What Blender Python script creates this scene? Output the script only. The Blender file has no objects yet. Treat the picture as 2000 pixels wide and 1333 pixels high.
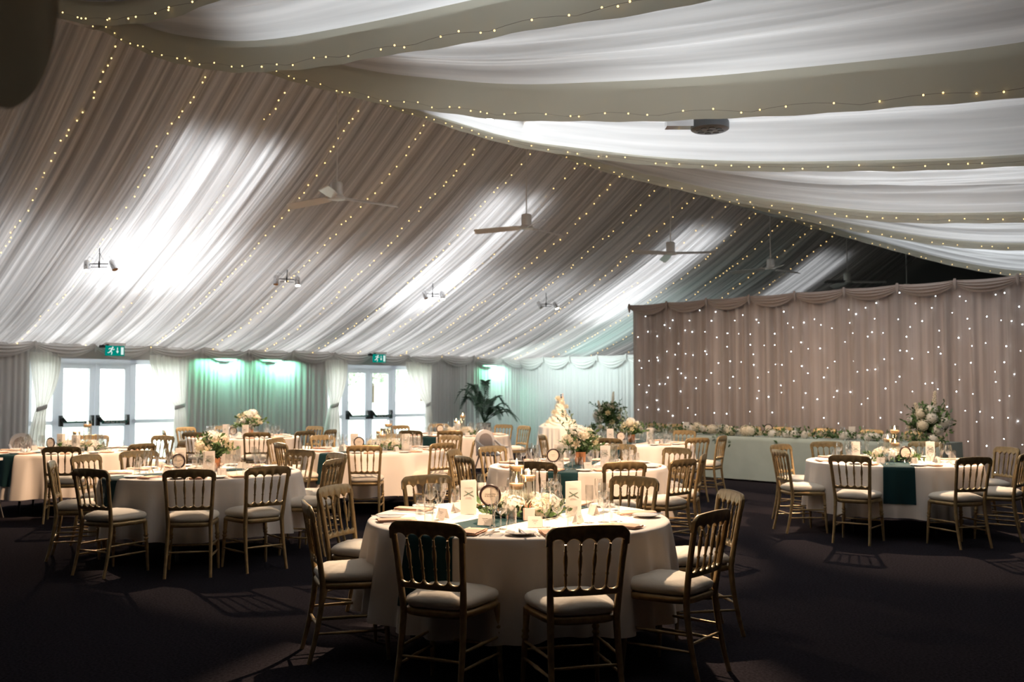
import bpy, math, random
from mathutils import Vector, Matrix
PI = math.pi
sc = bpy.context.scene
C = sc.collection

# ---------------------------------------------------------------- camera
# The hall is turned 45 degrees to the view: u runs along the wall with the glass doors,
# v runs across the hall towards that wall.
cam_d = bpy.data.cameras.new('camera'); cam = bpy.data.objects.new('camera', cam_d); C.objects.link(cam)
cam.location = (0, 0, 1.53); cam.rotation_euler = (PI/2 + math.atan(97.5/1944), 0, 0)
cam_d.lens = 35.0; cam_d.sensor_width = 36.0; cam_d.clip_end = 400
cam_d.dof.use_dof = True; cam_d.dof.focus_distance = 6.3; cam_d.dof.aperture_fstop = 3.2
sc.camera = cam
# ---------------------------------------------------------------- view
sc.view_settings.view_transform = 'Standard'; sc.view_settings.look = 'None'
sc.view_settings.gamma = 1.0; sc.view_settings.exposure = EXPOSURE = 0.0
sc.view_settings.use_curve_mapping = False
# ---------------------------------------------------------------- world (bright overcast day)
w = bpy.data.worlds.new('overcast_sky'); sc.world = w; w.use_nodes = True
nt = w.node_tree; bg = nt.nodes['Background']
bg.inputs[0].default_value = (0.93, 0.97, 1.0, 1); bg.inputs[1].default_value = 7.0
sc.cycles.max_bounces = 8; sc.cycles.diffuse_bounces = 4; sc.cycles.glossy_bounces = 3
sc.cycles.transmission_bounces = 4; sc.cycles.transparent_max_bounces = 40
sc.cycles.caustics_reflective = False; sc.cycles.caustics_refractive = False
sc.cycles.sample_clamp_indirect = 4.0; sc.cycles.blur_glossy = 1.0

R2 = math.sqrt(.5)
def W(u, v, z=0.0):
    return Vector(((u - v)*R2, (u + v)*R2, z))

# ---------------------------------------------------------------- lamps
def area(name, loc, direction, sx, sy, power, col, spread=PI):
    l = bpy.data.lights.new(name, 'AREA'); l.shape = 'RECTANGLE'; l.size = sx; l.size_y = sy
    l.energy = power; l.color = col; l.spread = spread
    o = bpy.data.objects.new(name, l); C.objects.link(o); o.location = loc
    d = Vector(direction).normalized()
    # local x along u, local -z along the direction
    x = Vector((R2, R2, 0)); x = (x - d*x.dot(d)).normalized(); z = -d; y = z.cross(x)
    o.rotation_euler = Matrix((x, y, z)).transposed().to_euler()
    return o
def spot(name, loc, target, power, col, angle, blend=.35, radius=.05):
    l = bpy.data.lights.new(name, 'SPOT'); l.energy = power; l.color = col
    l.spot_size = math.radians(angle); l.spot_blend = blend; l.shadow_soft_size = radius
    o = bpy.data.objects.new(name, l); C.objects.link(o); o.location = loc
    o.rotation_euler = (Vector(target) - Vector(loc)).to_track_quat('-Z', 'Y').to_euler()
    return o
WARM = (1.0, 0.73, 0.50); WARM2 = (1.0, 0.66, 0.42)
DAY = (0.88, 0.94, 1.0)
def far_slope(v):
    s = (v - 11.8)/7.24
    return 6.0 - 3.58*s - .38*4*s*(1 - s)
# daylight through the clear roof panels, above the lining of the far slope
SLD = Vector((R2*.43, -R2*.43, -.9))
for u, vs, p in ((7.4, 15.0, 66), (13.2, 15.0, 52), (19.2, 14.9, 62), (25.3, 14.9, 32)):
    area('roof_panel_daylight', W(u, vs, far_slope(vs) + .62), (-.46*-R2, -.46*R2, -.89), 1.7, 4.0, p, DAY, math.radians(105))
for u, p in ((1.6, 42), (4.7, 62), (7.8, 88), (10.9, 60), (14.0, 80), (17.1, 60), (20.2, 46), (23.3, 18), (26.4, 8)):
    area('roof_sheet_daylight', W(u, 16.9, far_slope(16.9) + .45), (-.46*-R2, -.46*R2, -.89), 2.9, 3.9, p, DAY)
# and through the panels of the near slope
for u, v, p in ((9.4, 7.6, 165), (14.6, 6.4, 190), (5.6, 5.8, 85), (7.7, 3.0, 80), (10.6, 4.0, 120), (4.0, 3.0, 75), (19.0, 7.6, 120), (18.6, 4.6, 120)):
    area('roof_panel_daylight', W(u, v, 5.75), (0, 0, -1), 1.7, 4.6, p, DAY, math.radians(130))

# tables: name, centre, edge of the runner, short phrase
TABLES = {
 'T1': dict(c=(0.04, 6.22), run=-122, say='the nearest table', chairs=[(-110,1.36),(-77,1.46),(-39,1.34),(10,1.4),(56,1.58),(116,1.58),(154,1.4),(-162,1.3)], extra=[84]),
 'T2': dict(c=(-2.98, 9.65), run=-133, say='the left foreground table', chairs=[(161,1.41),(-160,1.34),(-110,1.48),(-77,1.48),(-51,1.44),(-9,1.32),(34,1.4),(63,1.47),(133,1.52)], extra=[98]),
 'T3': dict(c=(-5.78, 13.05), run=-116, say='the far-left table', chairs=[(-69,1.6),(-33,1.5),(4,1.45),(62,1.58),(102,1.6)], extra=[-105,-140,180,140]),
 'T4': dict(c=(-4.56, 17.0), run=None, say='the back-left table', chairs=[(-106,1.5),(-68,1.6),(-37,1.55),(-12,1.58),(52,1.57),(117,1.6),(149,1.45),(-159,1.3)], extra=[85,180]),
 'T5': dict(c=(-1.82, 13.25), run=-120, say='the table before the middle doors', chairs=[(-141,1.36),(127,1.55),(-42,1.3),(-87,1.45),(53,1.55),(2,1.32),(90,1.7),(165,1.46)], extra=[]),
 'T6': dict(c=(-0.98, 17.7), run=-118, say='the table nearest the palm', chairs=[(-91,1.5),(60,1.65),(30,1.4),(138,1.5),(-116,1.55),(-153,1.35),(104,1.9)], extra=[0,-60]),
 'T7': dict(c=(0.69, 10.5), run=-103, say='the table behind the nearest', chairs=[(160,1.42),(-153,1.32),(128,1.5),(-109,1.48),(-77,1.48),(-49,1.42),(-13,1.3),(35,1.45),(69,1.7)], extra=[98]),
 'T8': dict(c=(1.78, 15.0), run=-115, say='the table before the cake', chairs=[(-59,1.5),(-28,1.41),(51,1.65),(-109,1.5),(-172,1.35)], extra=[0,90,120,150]),
 'T9': dict(c=(4.24, 11.15), run=-107, say='the right-hand table', chairs=[(-171,1.34),(136,1.38),(99,1.58),(-127,1.44),(-80,1.46),(-41,1.36),(12,1.47),(57,1.9)], extra=[-25]),
}
def off(c, ang, r):
    a = math.radians(ang); return (c[0] + r*math.cos(a), c[1] + r*math.sin(a))
# warm theatre spots hung from the roof, one aimed at each table
SPOT_GAIN = 1.7
SPOTS = {
 'T1': ((0.4, 9.9, 4.0), 1350, 31), 'T2': ((-5.9, 12.6, 3.75), 1300, 27), 'T3': ((-6.46, 15.45, 3.45), 600, 56),
 'T4': ((-4.06, 17.85, 3.5), 480, 62), 'T5': ((-4.0, 17.7, 3.5), 1400, 34), 'T6': ((-1.6, 20.3, 3.45), 800, 46),
 'T7': ((0.3, 13.6, 4.4), 1300, 30), 'T8': ((0.75, 18.6, 4.4), 1200, 36), 'T9': ((4.6, 13.9, 3.7), 1150, 34)}
for k, (l, p, a) in SPOTS.items():
    c = TABLES[k]['c']; spot('table_spotlight', l, (c[0], c[1], .75), p*SPOT_GAIN, WARM, a)
for k, p, off_, z_, ang in (('T1', 1000, (.35, -1.2), 3.55, 30), ('T2', 1100, (.35, -1.2), 4.15, 30), ('T3', 1300, (2.2, -2.2), 4.2, 36), ('T4', 1100, (.9, -3.4), 4.35, 34),
        ('T5', 1350, (.9, -3.6), 4.1, 34), ('T6', 1200, (.8, -3.5), 4.3, 34), ('T7', 850, (.9, -3.2), 3.5, 36), ('T8', 1200, (.9, -3.5), 3.8, 36), ('T9', 1100, (1.2, -1.2), 3.3, 38)):
    c = TABLES[k]['c']; spot('table_downlight', (c[0] + off_[0], c[1] + off_[1], z_), (c[0], c[1] + .05, .7), p, WARM2, ang, .45)
spot('table_spotlight', (1.9, 19.0, 4.3), (1.15, 22.3, .9), 1800, WARM, 26)      # the cake
for v, p in ((11.6, 400), (9.6, 360), (7.4, 300), (5.2, 160)):
    q = W(12.0, v, {7.4: 3.8, 5.2: 3.3}.get(v, 4.3)); t = W(15.6, v, 1.0); spot('top_table_spotlight', q, t, p, WARM, 76, 1.0)
# green and cyan wash lamps behind the swags
for u, w_, p in ((10.36, 1.0, 9), (11.72, 1.0, 9), (18.25, .85, 8)):
    area('green_wash_strip', W(u, 18.84, 2.2), (-R2*.28, R2*.28, -1), w_, .03, p, (.22, 1.0, .55), math.radians(150))
    area('cyan_wash_strip', W(u + .15, 18.82, 2.2), (-R2*.28, R2*.28, -1), .5, .03, p*.5, (.55, 1.0, .95), math.radians(150))
area('cyan_wash_strip', W(18.1, 16.6, 2.3), (R2*.8, R2*.8, -.6), 3.6, .2, 46, (.80, 1.0, .97)).rotation_euler.rotate_axis('Z', PI/2)
area('cyan_wash_panel', W(20.6, 16.6, 2.3), (0, 0, 1), 1.2, 3.5, 13, (.45, 1.0, .9))

# ---------------------------------------------------------------- materials
def nodes(m):
    m.use_nodes = True; n = m.node_tree.nodes; l = m.node_tree.links
    return n, l
def pbr(name, col, rough=.5, metal=0.0, spec=.5, noise=None, bump=None, sheen=0):
    m = bpy.data.materials.new(name); n, l = nodes(m); b = n['Principled BSDF']
    b.inputs['Base Color'].default_value = (*col, 1); b.inputs['Roughness'].default_value = rough
    b.inputs['Metallic'].default_value = metal; b.inputs['Specular IOR Level'].default_value = spec
    if sheen: b.inputs['Sheen Weight'].default_value = sheen
    if noise:
        t = n.new('ShaderNodeTexNoise'); t.inputs['Scale'].default_value = noise[0]; t.inputs['Detail'].default_value = 4
        tc = n.new('ShaderNodeTexCoord'); l.new(tc.outputs['Object'], t.inputs['Vector'])
        r = n.new('ShaderNodeValToRGB'); r.color_ramp.elements[0].position = .35; r.color_ramp.elements[1].position = .65
        r.color_ramp.elements[0].color = (*[c*noise[1] for c in col], 1); r.color_ramp.elements[1].color = (*[min(1, c*noise[2]) for c in col], 1)
        l.new(t.outputs['Fac'], r.inputs[0]); l.new(r.outputs[0], b.inputs['Base Color'])
    if bump:
        t = n.new('ShaderNodeTexNoise'); t.inputs['Scale'].default_value = bump[0]; t.inputs['Detail'].default_value = 3
        tc = n.new('ShaderNodeTexCoord'); l.new(tc.outputs['Object'], t.inputs['Vector'])
        bp = n.new('ShaderNodeBump'); bp.inputs['Strength'].default_value = bump[1]; bp.inputs['Distance'].default_value = bump[2]
        l.new(t.outputs['Fac'], bp.inputs['Height']); l.new(bp.outputs[0], b.inputs['Normal'])
    return m
def voile(name, col, trans, streak=None, sheer=0.0):
    """thin cloth: part reflects, part lets light through; streak = layers of cloth gathered across u"""
    m = bpy.data.materials.new(name); n, l = nodes(m); n.remove(n['Principled BSDF'])
    d = n.new('ShaderNodeBsdfDiffuse'); t = n.new('ShaderNodeBsdfTranslucent'); mx = n.new('ShaderNodeMixShader')
    d.inputs[0].default_value = (*col, 1); t.inputs[0].default_value = (*col, 1)
    mx.inputs[0].default_value = trans
    l.new(d.outputs[0], mx.inputs[1]); l.new(t.outputs[0], mx.inputs[2])
    if streak:
        tc = n.new('ShaderNodeTexCoord'); mp = n.new('ShaderNodeMapping'); mp.inputs['Scale'].default_value = streak
        no = n.new('ShaderNodeTexNoise'); no.inputs['Scale'].default_value = 1.0; no.inputs['Detail'].default_value = 5; no.inputs['Roughness'].default_value = .6
        mr = n.new('ShaderNodeMapRange'); mr.inputs[1].default_value = .3; mr.inputs[2].default_value = .7
        mr.inputs[3].default_value = trans*.28; mr.inputs[4].default_value = min(.95, trans*1.75)
        l.new(tc.outputs['Object'], mp.inputs[0]); l.new(mp.outputs[0], no.inputs['Vector']); l.new(no.outputs['Fac'], mr.inputs[0]); l.new(mr.outputs[0], mx.inputs[0])
    out = n['Material Output']; last = mx
    if sheer:
        tr = n.new('ShaderNodeBsdfTransparent'); m2 = n.new('ShaderNodeMixShader'); m2.inputs[0].default_value = sheer
        l.new(mx.outputs[0], m2.inputs[1]); l.new(tr.outputs[0], m2.inputs[2]); last = m2
    l.new(last.outputs[0], out.inputs[0])
    return m
def paint_folds(m, col, lo, hi, scale, rot=None):
    """gathered cloth: crease shade painted into the colour as streaks along the folds"""
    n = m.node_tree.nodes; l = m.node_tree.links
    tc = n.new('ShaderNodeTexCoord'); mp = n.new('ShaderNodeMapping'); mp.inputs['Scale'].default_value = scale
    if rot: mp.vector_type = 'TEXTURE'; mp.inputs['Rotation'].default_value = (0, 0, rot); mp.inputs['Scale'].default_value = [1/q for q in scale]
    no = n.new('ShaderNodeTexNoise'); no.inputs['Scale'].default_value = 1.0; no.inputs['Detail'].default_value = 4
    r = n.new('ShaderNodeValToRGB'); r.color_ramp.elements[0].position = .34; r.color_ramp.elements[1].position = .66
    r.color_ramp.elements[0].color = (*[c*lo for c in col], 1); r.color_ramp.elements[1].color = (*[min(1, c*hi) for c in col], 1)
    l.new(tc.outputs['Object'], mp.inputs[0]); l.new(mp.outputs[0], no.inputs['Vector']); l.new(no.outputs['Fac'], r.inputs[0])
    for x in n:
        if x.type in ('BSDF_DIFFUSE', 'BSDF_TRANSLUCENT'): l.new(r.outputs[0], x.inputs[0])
def thin_glass(name, tint=(.97, .985, .98), base=.11, edge=1.0):
    m = bpy.data.materials.new(name); n, l = nodes(m); n.remove(n['Principled BSDF'])
    tr = n.new('ShaderNodeBsdfTransparent'); tr.inputs[0].default_value = (*tint, 1)
    g = n.new('ShaderNodeBsdfGlossy'); g.inputs['Roughness'].default_value = .03; g.inputs[0].default_value = (1, 1, 1, 1)
    lw = n.new('ShaderNodeLayerWeight'); lw.inputs[0].default_value = .25
    mr = n.new('ShaderNodeMapRange'); mr.inputs[3].default_value = base; mr.inputs[4].default_value = edge
    mx = n.new('ShaderNodeMixShader'); l.new(lw.outputs['Facing'], mr.inputs[0]); l.new(mr.outputs[0], mx.inputs[0])
    l.new(tr.outputs[0], mx.inputs[1]); l.new(g.outputs[0], mx.inputs[2]); l.new(mx.outputs[0], n['Material Output'].inputs[0])
    return m
def glow(name, col, strength, sample=True):
    m = bpy.data.materials.new(name); n, l = nodes(m); n.remove(n['Principled BSDF'])
    e = n.new('ShaderNodeEmission'); e.inputs[0].default_value = (*col, 1); e.inputs[1].default_value = strength
    l.new(e.outputs[0], n['Material Output'].inputs[0])
    if not sample: m.cycles.emission_sampling = 'NONE'
    return m
M = dict(
 carpet=pbr('carpet', (.0235, .0205, .0240), 1.0, spec=0.0, noise=(60, .7, 1.35), bump=(220, .5, .01)),
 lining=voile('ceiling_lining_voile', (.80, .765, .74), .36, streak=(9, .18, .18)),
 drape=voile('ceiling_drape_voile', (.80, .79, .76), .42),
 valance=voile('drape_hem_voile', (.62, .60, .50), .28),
 wallcloth=voile('wall_lining_cloth', (.74, .725, .71), .10),
 swag=voile('swag_cloth', (.82, .80, .78), .22),
 starcloth=voile('star_cloth', (.45, .385, .36), .12),
 starswag=voile('star_swag_cloth', (.40, .335, .305), .12),
 curtain=voile('curtain_voile', (.86, .83, .79), .42, sheer=.02),
 roof=pbr('roof_sheet', (.35, .30, .27), .9),
 darkwall=pbr('dark_wall', (.10, .09, .085), .9),
 frame=voile('white_door_frame', (.84, .86, .89), .34),
 paintwall=pbr('painted_lintel', (.62, .60, .59), .7),
 pane=thin_glass('window_pane', (.97, .99, .98), .03, .35),
 barblack=pbr('black_push_bar', (.012, .016, .016), .35),
 bargreen=pbr('green_push_bar', (.0, .10, .07), .35),
 gold=pbr('gold_paint', (.44, .31, .15), .38, .5, noise=(25, .85, 1.12)),
 cushion=pbr('cushion_cloth', (.80, .72, .60), .9, spec=.2, bump=(38, .25, .006), sheen=.2),
 cloth=pbr('table_cloth', (.80, .73, .66), .85, spec=.2, bump=(400, .12, .001)),
 sage=pbr('sage_cloth', (.36, .425, .40), .9, spec=.15, noise=(3, .94, 1.05)),
 runner=pbr('dark_teal_runner', (.010, .040, .046), .9, spec=.2, bump=(500, .2, .001)),
 napkin=pbr('peach_napkin', (.80, .50, .36), .9, spec=.15, bump=(300, .15, .001)),
 plate=pbr('white_china', (.82, .80, .77), .12),
 steel=pbr('polished_steel', (.72, .72, .73), .14, 1.0),
 card=voile('white_card', (.86, .83, .79), .30), paper=voile('cream_paper', (.88, .79, .70), .30),
 ink=pbr('dark_ink', (.06, .05, .05), .8), greyink=pbr('grey_ink', (.30, .27, .26), .8),
 ribbon=pbr('green_ribbon', (.02, .12, .07), .5), pinkribbon=pbr('pink_ribbon', (.85, .33, .22), .45),
 ring=pbr('dark_wooden_ring', (.030, .014, .012), .35),
 glass=thin_glass('clear_glass'), water=thin_glass('water', (.95, .97, .96), .14, .6),
 wax=pbr('candle_wax', (.90, .62, .38), .55), flame=glow('candle_flame', (1.0, .62, .28), 60, False),
 petal=voile('cream_petal', (.90, .83, .68), .35), petalw=voile('white_petal', (.93, .90, .84), .35), petaly=voile('yellow_cream_petal', (.84, .74, .48), .35),
 leaf=pbr('dark_green_leaf', (.06, .12, .035), .5, noise=(20, .6, 1.7)), leafg=pbr('grey_green_leaf', (.12, .18, .12), .6, noise=(20, .7, 1.5)),
 copper=pbr('copper_vase', (.48, .22, .11), .32, .9), bowl=pbr('stone_bowl', (.55, .50, .43), .6),
 tray=pbr('smoked_tray', (.02, .05, .05), .15),
 icing=pbr('ivory_icing', (.88, .80, .66), .7, bump=(60, .5, .02)),
 white=pbr('white_plastic', (.78, .74, .71), .4), greyplastic=pbr('grey_plastic', (.36, .30, .27), .6),
 fan=pbr('fan_white_enamel', (.76, .71, .66), .3), chrome=pbr('chrome', (.65, .65, .66), .12, 1.0), black=pbr('black_metal', (.02, .02, .02), .4),
 tableleg=pbr('black_table_leg', (.01, .01, .01), .4), woodboard=pbr('plywood_top', (.30, .20, .12), .6),
 lens=glow('lit_lens', (1.0, .93, .82), 30, False), dimlens=pbr('amber_lens', (.55, .25, .10), .25),
 exitgreen=glow('exit_sign_green', (.0, .26, .20), .9, False), exitwhite=glow('exit_sign_white', (.85, 1, .95), .9, False),
 bulb=glow('warm_bulb', (1.0, .66, .24), 3.2, False), led=glow('white_led', (.86, .95, 1.0), 15),
 wire=pbr('string_wire', (.18, .15, .11), .6), greenwire=pbr('green_wire', (.2, .19, .14), .6),
 grass=pbr('mown_grass', (.43, .48, .39), .95, noise=(.6, .85, 1.15)), timber=pbr('grey_timber', (.30, .28, .25), .9),
 bush=pbr('tree_foliage', (.42, .52, .38), .9, noise=(1.5, .6, 1.5)), bark=pbr('bark', (.12, .09, .06), .9),
 disco=pbr('grey_lamp_housing', (.09, .10, .11), .45), plinth=pbr('pale_planter', (.45, .40, .37), .6), palm=pbr('palm_leaf', (.035, .075, .04), .45, noise=(14, .6, 1.6)),
 darkcloth=voile('dark_drape_cloth', (.50, .42, .30), .3),
)

# ---------------------------------------------------------------- mesh helpers
class MB:
    def __init__(s): s.v = []; s.f = []
    def add(s, vs, fs):
        b = len(s.v); s.v += [tuple(p) for p in vs]; s.f += [tuple(i + b for i in f) for f in fs]; return s
    def box(s, c, d, rz=0, bev=0):
        x, y, z = [k/2 for k in d]; ca, sa = math.cos(rz), math.sin(rz); vs = []
        for dz in (-z, z):
            for dx, dy in ((-x, -y), (x, -y), (x, y), (-x, y)):
                vs.append((c[0] + dx*ca - dy*sa, c[1] + dx*sa + dy*ca, c[2] + dz))
        return s.add(vs, [(3, 2, 1, 0), (4, 5, 6, 7), (0, 1, 5, 4), (1, 2, 6, 5), (2, 3, 7, 6), (3, 0, 4, 7)])
    def obox(s, o, ax, ay, az):
        """box from an origin corner and three edge vectors"""
        o, ax, ay, az = map(Vector, (o, ax, ay, az)); vs = [o + ax*i + ay*j + az*k for k in (0, 1) for i, j in ((0, 0), (1, 0), (1, 1), (0, 1))]
        return s.add(vs, [(3, 2, 1, 0), (4, 5, 6, 7), (0, 1, 5, 4), (1, 2, 6, 5), (2, 3, 7, 6), (3, 0, 4, 7)])
    def lathe(s, prof, n=16, c=(0, 0, 0), cap0=True, cap1=True):
        vs = []; fs = []; k = len(prof)
        for r, z in prof:
            for i in range(n):
                a = 2*PI*i/n; vs.append((c[0] + r*math.cos(a), c[1] + r*math.sin(a), c[2] + z))
        for j in range(k - 1):
            for i in range(n):
                i2 = (i + 1) % n; fs.append((j*n + i, j*n + i2, (j + 1)*n + i2, (j + 1)*n + i))
        if cap0: fs.append(tuple(range(n - 1, -1, -1)))
        if cap1: fs.append(tuple((k - 1)*n + i for i in range(n)))
        return s.add(vs, fs)
    def tube(s, path, rad, n=8, flat=1.0, cap=True, up=None):
        pts = [Vector(p) for p in path]; k = len(pts)
        if not hasattr(rad, '__len__'): rad = [rad]*k
        vs = []; fs = []; pu = Vector(up) if up else None
        for i, p in enumerate(pts):
            t = (pts[min(i + 1, k - 1)] - pts[max(i - 1, 0)]).normalized()
            if pu is None: pu = Vector((0, 0, 1)) if abs(t.z) < .9 else Vector((0, 1, 0))
            x = t.cross(pu).normalized(); y = x.cross(t).normalized()
            if not up: pu = y
            for j in range(n):
                a = 2*PI*(j + .5)/n; vs.append(p + x*(rad[i]*math.cos(a)) + y*(rad[i]*flat*math.sin(a)))
        for i in range(k - 1):
            for j in range(n):
                j2 = (j + 1) % n; fs.append((i*n + j, i*n + j2, (i + 1)*n + j2, (i + 1)*n + j))
        if cap: fs += [tuple(range(n - 1, -1, -1)), tuple((k - 1)*n + j for j in range(n))]
        return s.add(vs, fs)
    def grid(s, fn, nu, nv, closed=False):
        """fn(a, b) with a, b in 0..1"""
        vs = [fn(i/nu, j/nv) for j in range(nv + 1) for i in range(nu + 1)]
        fs = [(j*(nu + 1) + i, j*(nu + 1) + i + 1, (j + 1)*(nu + 1) + i + 1, (j + 1)*(nu + 1) + i) for j in range(nv) for i in range(nu)]
        return s.add(vs, fs)
    def ball(s, c, r, n=8, m=6, sz=1.0):
        prof = [(max(1e-4, r*math.sin(PI*i/m)), -r*sz*math.cos(PI*i/m)) for i in range(m + 1)]
        return s.lathe(prof, n, c, False, False)
    def mesh(s, name, smooth=True):
        me = bpy.data.meshes.new(name); me.from_pydata(s.v, [], s.f); me.update()
        if smooth:
            me.polygons.foreach_set('use_smooth', [True]*len(me.polygons))
            if smooth != 'all': 
                try: me.set_sharp_from_angle(angle=math.radians(50))
                except Exception: pass
        return me
    def build(s, name, mat, parent=None, smooth=True):
        o = bpy.data.objects.new(name, s.mesh(name, smooth)); C.objects.link(o)
        o.data.materials.append(M[mat] if isinstance(mat, str) else mat)
        if parent: o.parent = parent
        return o
def tag(o, label, cat, group=None):
    o['label'] = label; o['category'] = cat
    if group: o['group'] = group
    return o
def thing(name, label, cat, loc=(0, 0, 0), rz=0, group=None):
    o = bpy.data.objects.new(name, None); C.objects.link(o); o.location = loc; o.rotation_euler = (0, 0, rz)
    return tag(o, label, cat, group)
def struct(o): o['kind'] = 'structure'; return o
KIDS = {}
def kids(o):
    if o.name not in KIDS: KIDS[o.name] = [(c, [g for g in c.children]) for c in o.children]
    return KIDS[o.name]
def dup(root, loc, rz, label, group=None, cat=None, scale=None):
    r = root.copy(); C.objects.link(r); r.location = loc; r.rotation_euler = (0, 0, rz); r['label'] = label
    if group: r['group'] = group
    if scale: r.scale = scale
    for ch, gs in kids(root):
        c = ch.copy(); C.objects.link(c); c.parent = r
        for g in gs:
            d = g.copy(); C.objects.link(d); d.parent = c
    return r
class Pool:
    """first use moves the built thing itself, later uses copy it"""
    def __init__(s, maker): s.maker = maker; s.first = None
    def put(s, loc, rz, label, group=None, scale=None):
        if s.first is None:
            s.first = s.maker(); kids(s.first); o = s.first; o.location = loc; o.rotation_euler = (0, 0, rz); o['label'] = label
            if group: o['group'] = group
            if scale: o.scale = scale
            return o
        o = dup(s.first, loc, rz, label, group, scale=scale or (1, 1, 1))
        return o
def text_mesh(body, size, mat, parent, loc, rot, name='lettering', align='CENTER', space=1.0, ext=.0004, bold=0):
    cu = bpy.data.curves.new(name, 'FONT'); cu.body = body; cu.size = size; cu.align_x = align; cu.align_y = 'CENTER'; cu.extrude = ext
    cu.space_line = space; cu.offset = bold; cu.resolution_u = 2
    t = bpy.data.objects.new(name, cu); C.objects.link(t)
    bpy.context.view_layer.update()
    me = bpy.data.meshes.new_from_object(t.evaluated_get(bpy.context.evaluated_depsgraph_get()))
    bpy.data.objects.remove(t); bpy.data.curves.remove(cu)
    o = bpy.data.objects.new(name, me); C.objects.link(o); me.materials.clear(); me.materials.append(M[mat]); o.parent = parent; o.location = loc; o.rotation_euler = rot
    return o
rnd = random.Random(7)
ORD = ['first', 'second', 'third', 'fourth', 'fifth', 'sixth', 'seventh', 'eighth', 'ninth', 'tenth', 'eleventh', 'twelfth', 'thirteenth', 'fourteenth', 'fifteenth', 'sixteenth', 'seventeenth', 'eighteenth', 'nineteenth', 'twentieth', 'twenty-first', 'twenty-second']

paint_folds(M['starcloth'], (.45, .385, .36), .76, 1.16, (9, .5, .12))  # light and dark of the pleats put into the star cloth colour
paint_folds(M['lining'], (.80, .765, .74), .58, 1.12, (19, .10, .10), PI/4)  # dark creases of the lining painted as colour streaks
paint_folds(M['drape'], (.82, .81, .79), .62, 1.10, (7, .12, .12), PI/4)  # drape fold shading painted into the colour the same way

# ================================================================ THE SETTING
def quad_uv(u0, u1, v0, v1, z): return [W(u0, v0, z), W(u1, v0, z), W(u1, v1, z), W(u0, v1, z)]
struct(MB().add(quad_uv(-4, 30, -4, 19.14, 0) + quad_uv(-4, 30, -4, 19.14, -.04), [(0, 1, 2, 3), (7, 6, 5, 4), (0, 4, 5, 1), (1, 5, 6, 2), (2, 6, 7, 3), (3, 7, 4, 0)]).build('floor', 'carpet', smooth=False))
def wall(name, a, b, z0, z1, mat, th=.05):
    a = Vector(a); b = Vector(b); n = (b - a).cross(Vector((0, 0, 1))).normalized()*th
    return struct(MB().obox(a + Vector((0, 0, z0)), b - a, n, (0, 0, z1 - z0)).build(name, mat, smooth=False))
wall('wall_front', W(-4, -4), W(30, -4), 0, 5.2, 'darkwall')
wall('wall_right', W(-4, 19.1), W(-4, -4), 0, 7, 'darkwall')
wall('wall_back', W(30, -4), W(30, 19.1), 0, 7, 'darkwall')
def pleats(L, seed, amp=.035, lam=.11):
    """a cloth fold profile: list of (s, offset) along a length L"""
    r = random.Random(seed); out = []; s = 0
    while s < L:
        w_ = lam*r.uniform(.6, 1.5); a = amp*r.uniform(.45, 1.2)
        for k in range(6):
            t = k/6; out.append((s + w_*t, a*(.5 - .5*math.cos(2*PI*t)) ** .8 + .25*amp*math.sin(s*1.7)))
        s += w_
    out.append((L, 0)); return [p for p in out if p[0] <= L]
def pleated(name, a, b, z0, z1, mat, seed, amp=.035, lam=.11, rows=5, sway=0.01, kind='structure'):
    a = Vector(a); b = Vector(b); d = (b - a); L = d.length; d /= L; n = Vector((d.y, -d.x, 0))
    pr = pleats(L, seed, amp, lam); r = random.Random(seed + 1); ph = [r.uniform(0, 6) for _ in range(4)]
    vs = []; fs = []
    for j in range(rows + 1):
        t = j/rows
        for s_, o_ in pr:
            sx = sway*math.sin(s_*2.3 + ph[0] + t*2)*t*(1 if 0 < s_ < L else 0)
            vs.append(a + d*(s_ + sx) + n*(o_*(.75 + .35*t) + .004) + Vector((0, 0, z1 + (z0 - z1)*t)))
    k = len(pr)
    for j in range(rows):
        for i in range(k - 1): fs.append((j*k + i, j*k + i + 1, (j + 1)*k + i + 1, (j + 1)*k + i))
    o = MB().add(vs, fs).build(name, mat, smooth='all')
    if kind: o['kind'] = kind
    return o
# the wall with the doors: pleated lining between two glazed openings
OPEN = (6.60, 13.06); OW = 3.02
segs = [(-4, OPEN[0]), (OPEN[0] + OW, OPEN[1]), (OPEN[1] + OW, 19.3), (19.3, 30)]
for i, (a, b) in enumerate(segs): pleated('wall_left', W(a, 19.0), W(b, 19.0), 0.0, 2.42, 'wallcloth', 10 + i)
for a, b in segs: wall('wall_left', W(a, 19.07), W(b, 19.07), 0, 2.5, 'paintwall')
for u0 in OPEN: wall('wall_left', W(u0, 19.07), W(u0 + OW, 19.07), 2.14, 2.5, 'paintwall')
# partition across the far end, under the open roof
pleated('wall_far', W(19.3, 19.0), W(19.3, 12.4), 0.0, 2.40, 'wallcloth', 31)
wall('wall_far', W(19.36, 12.4), W(19.36, 19.05), 0, 2.40, 'paintwall')

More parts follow.
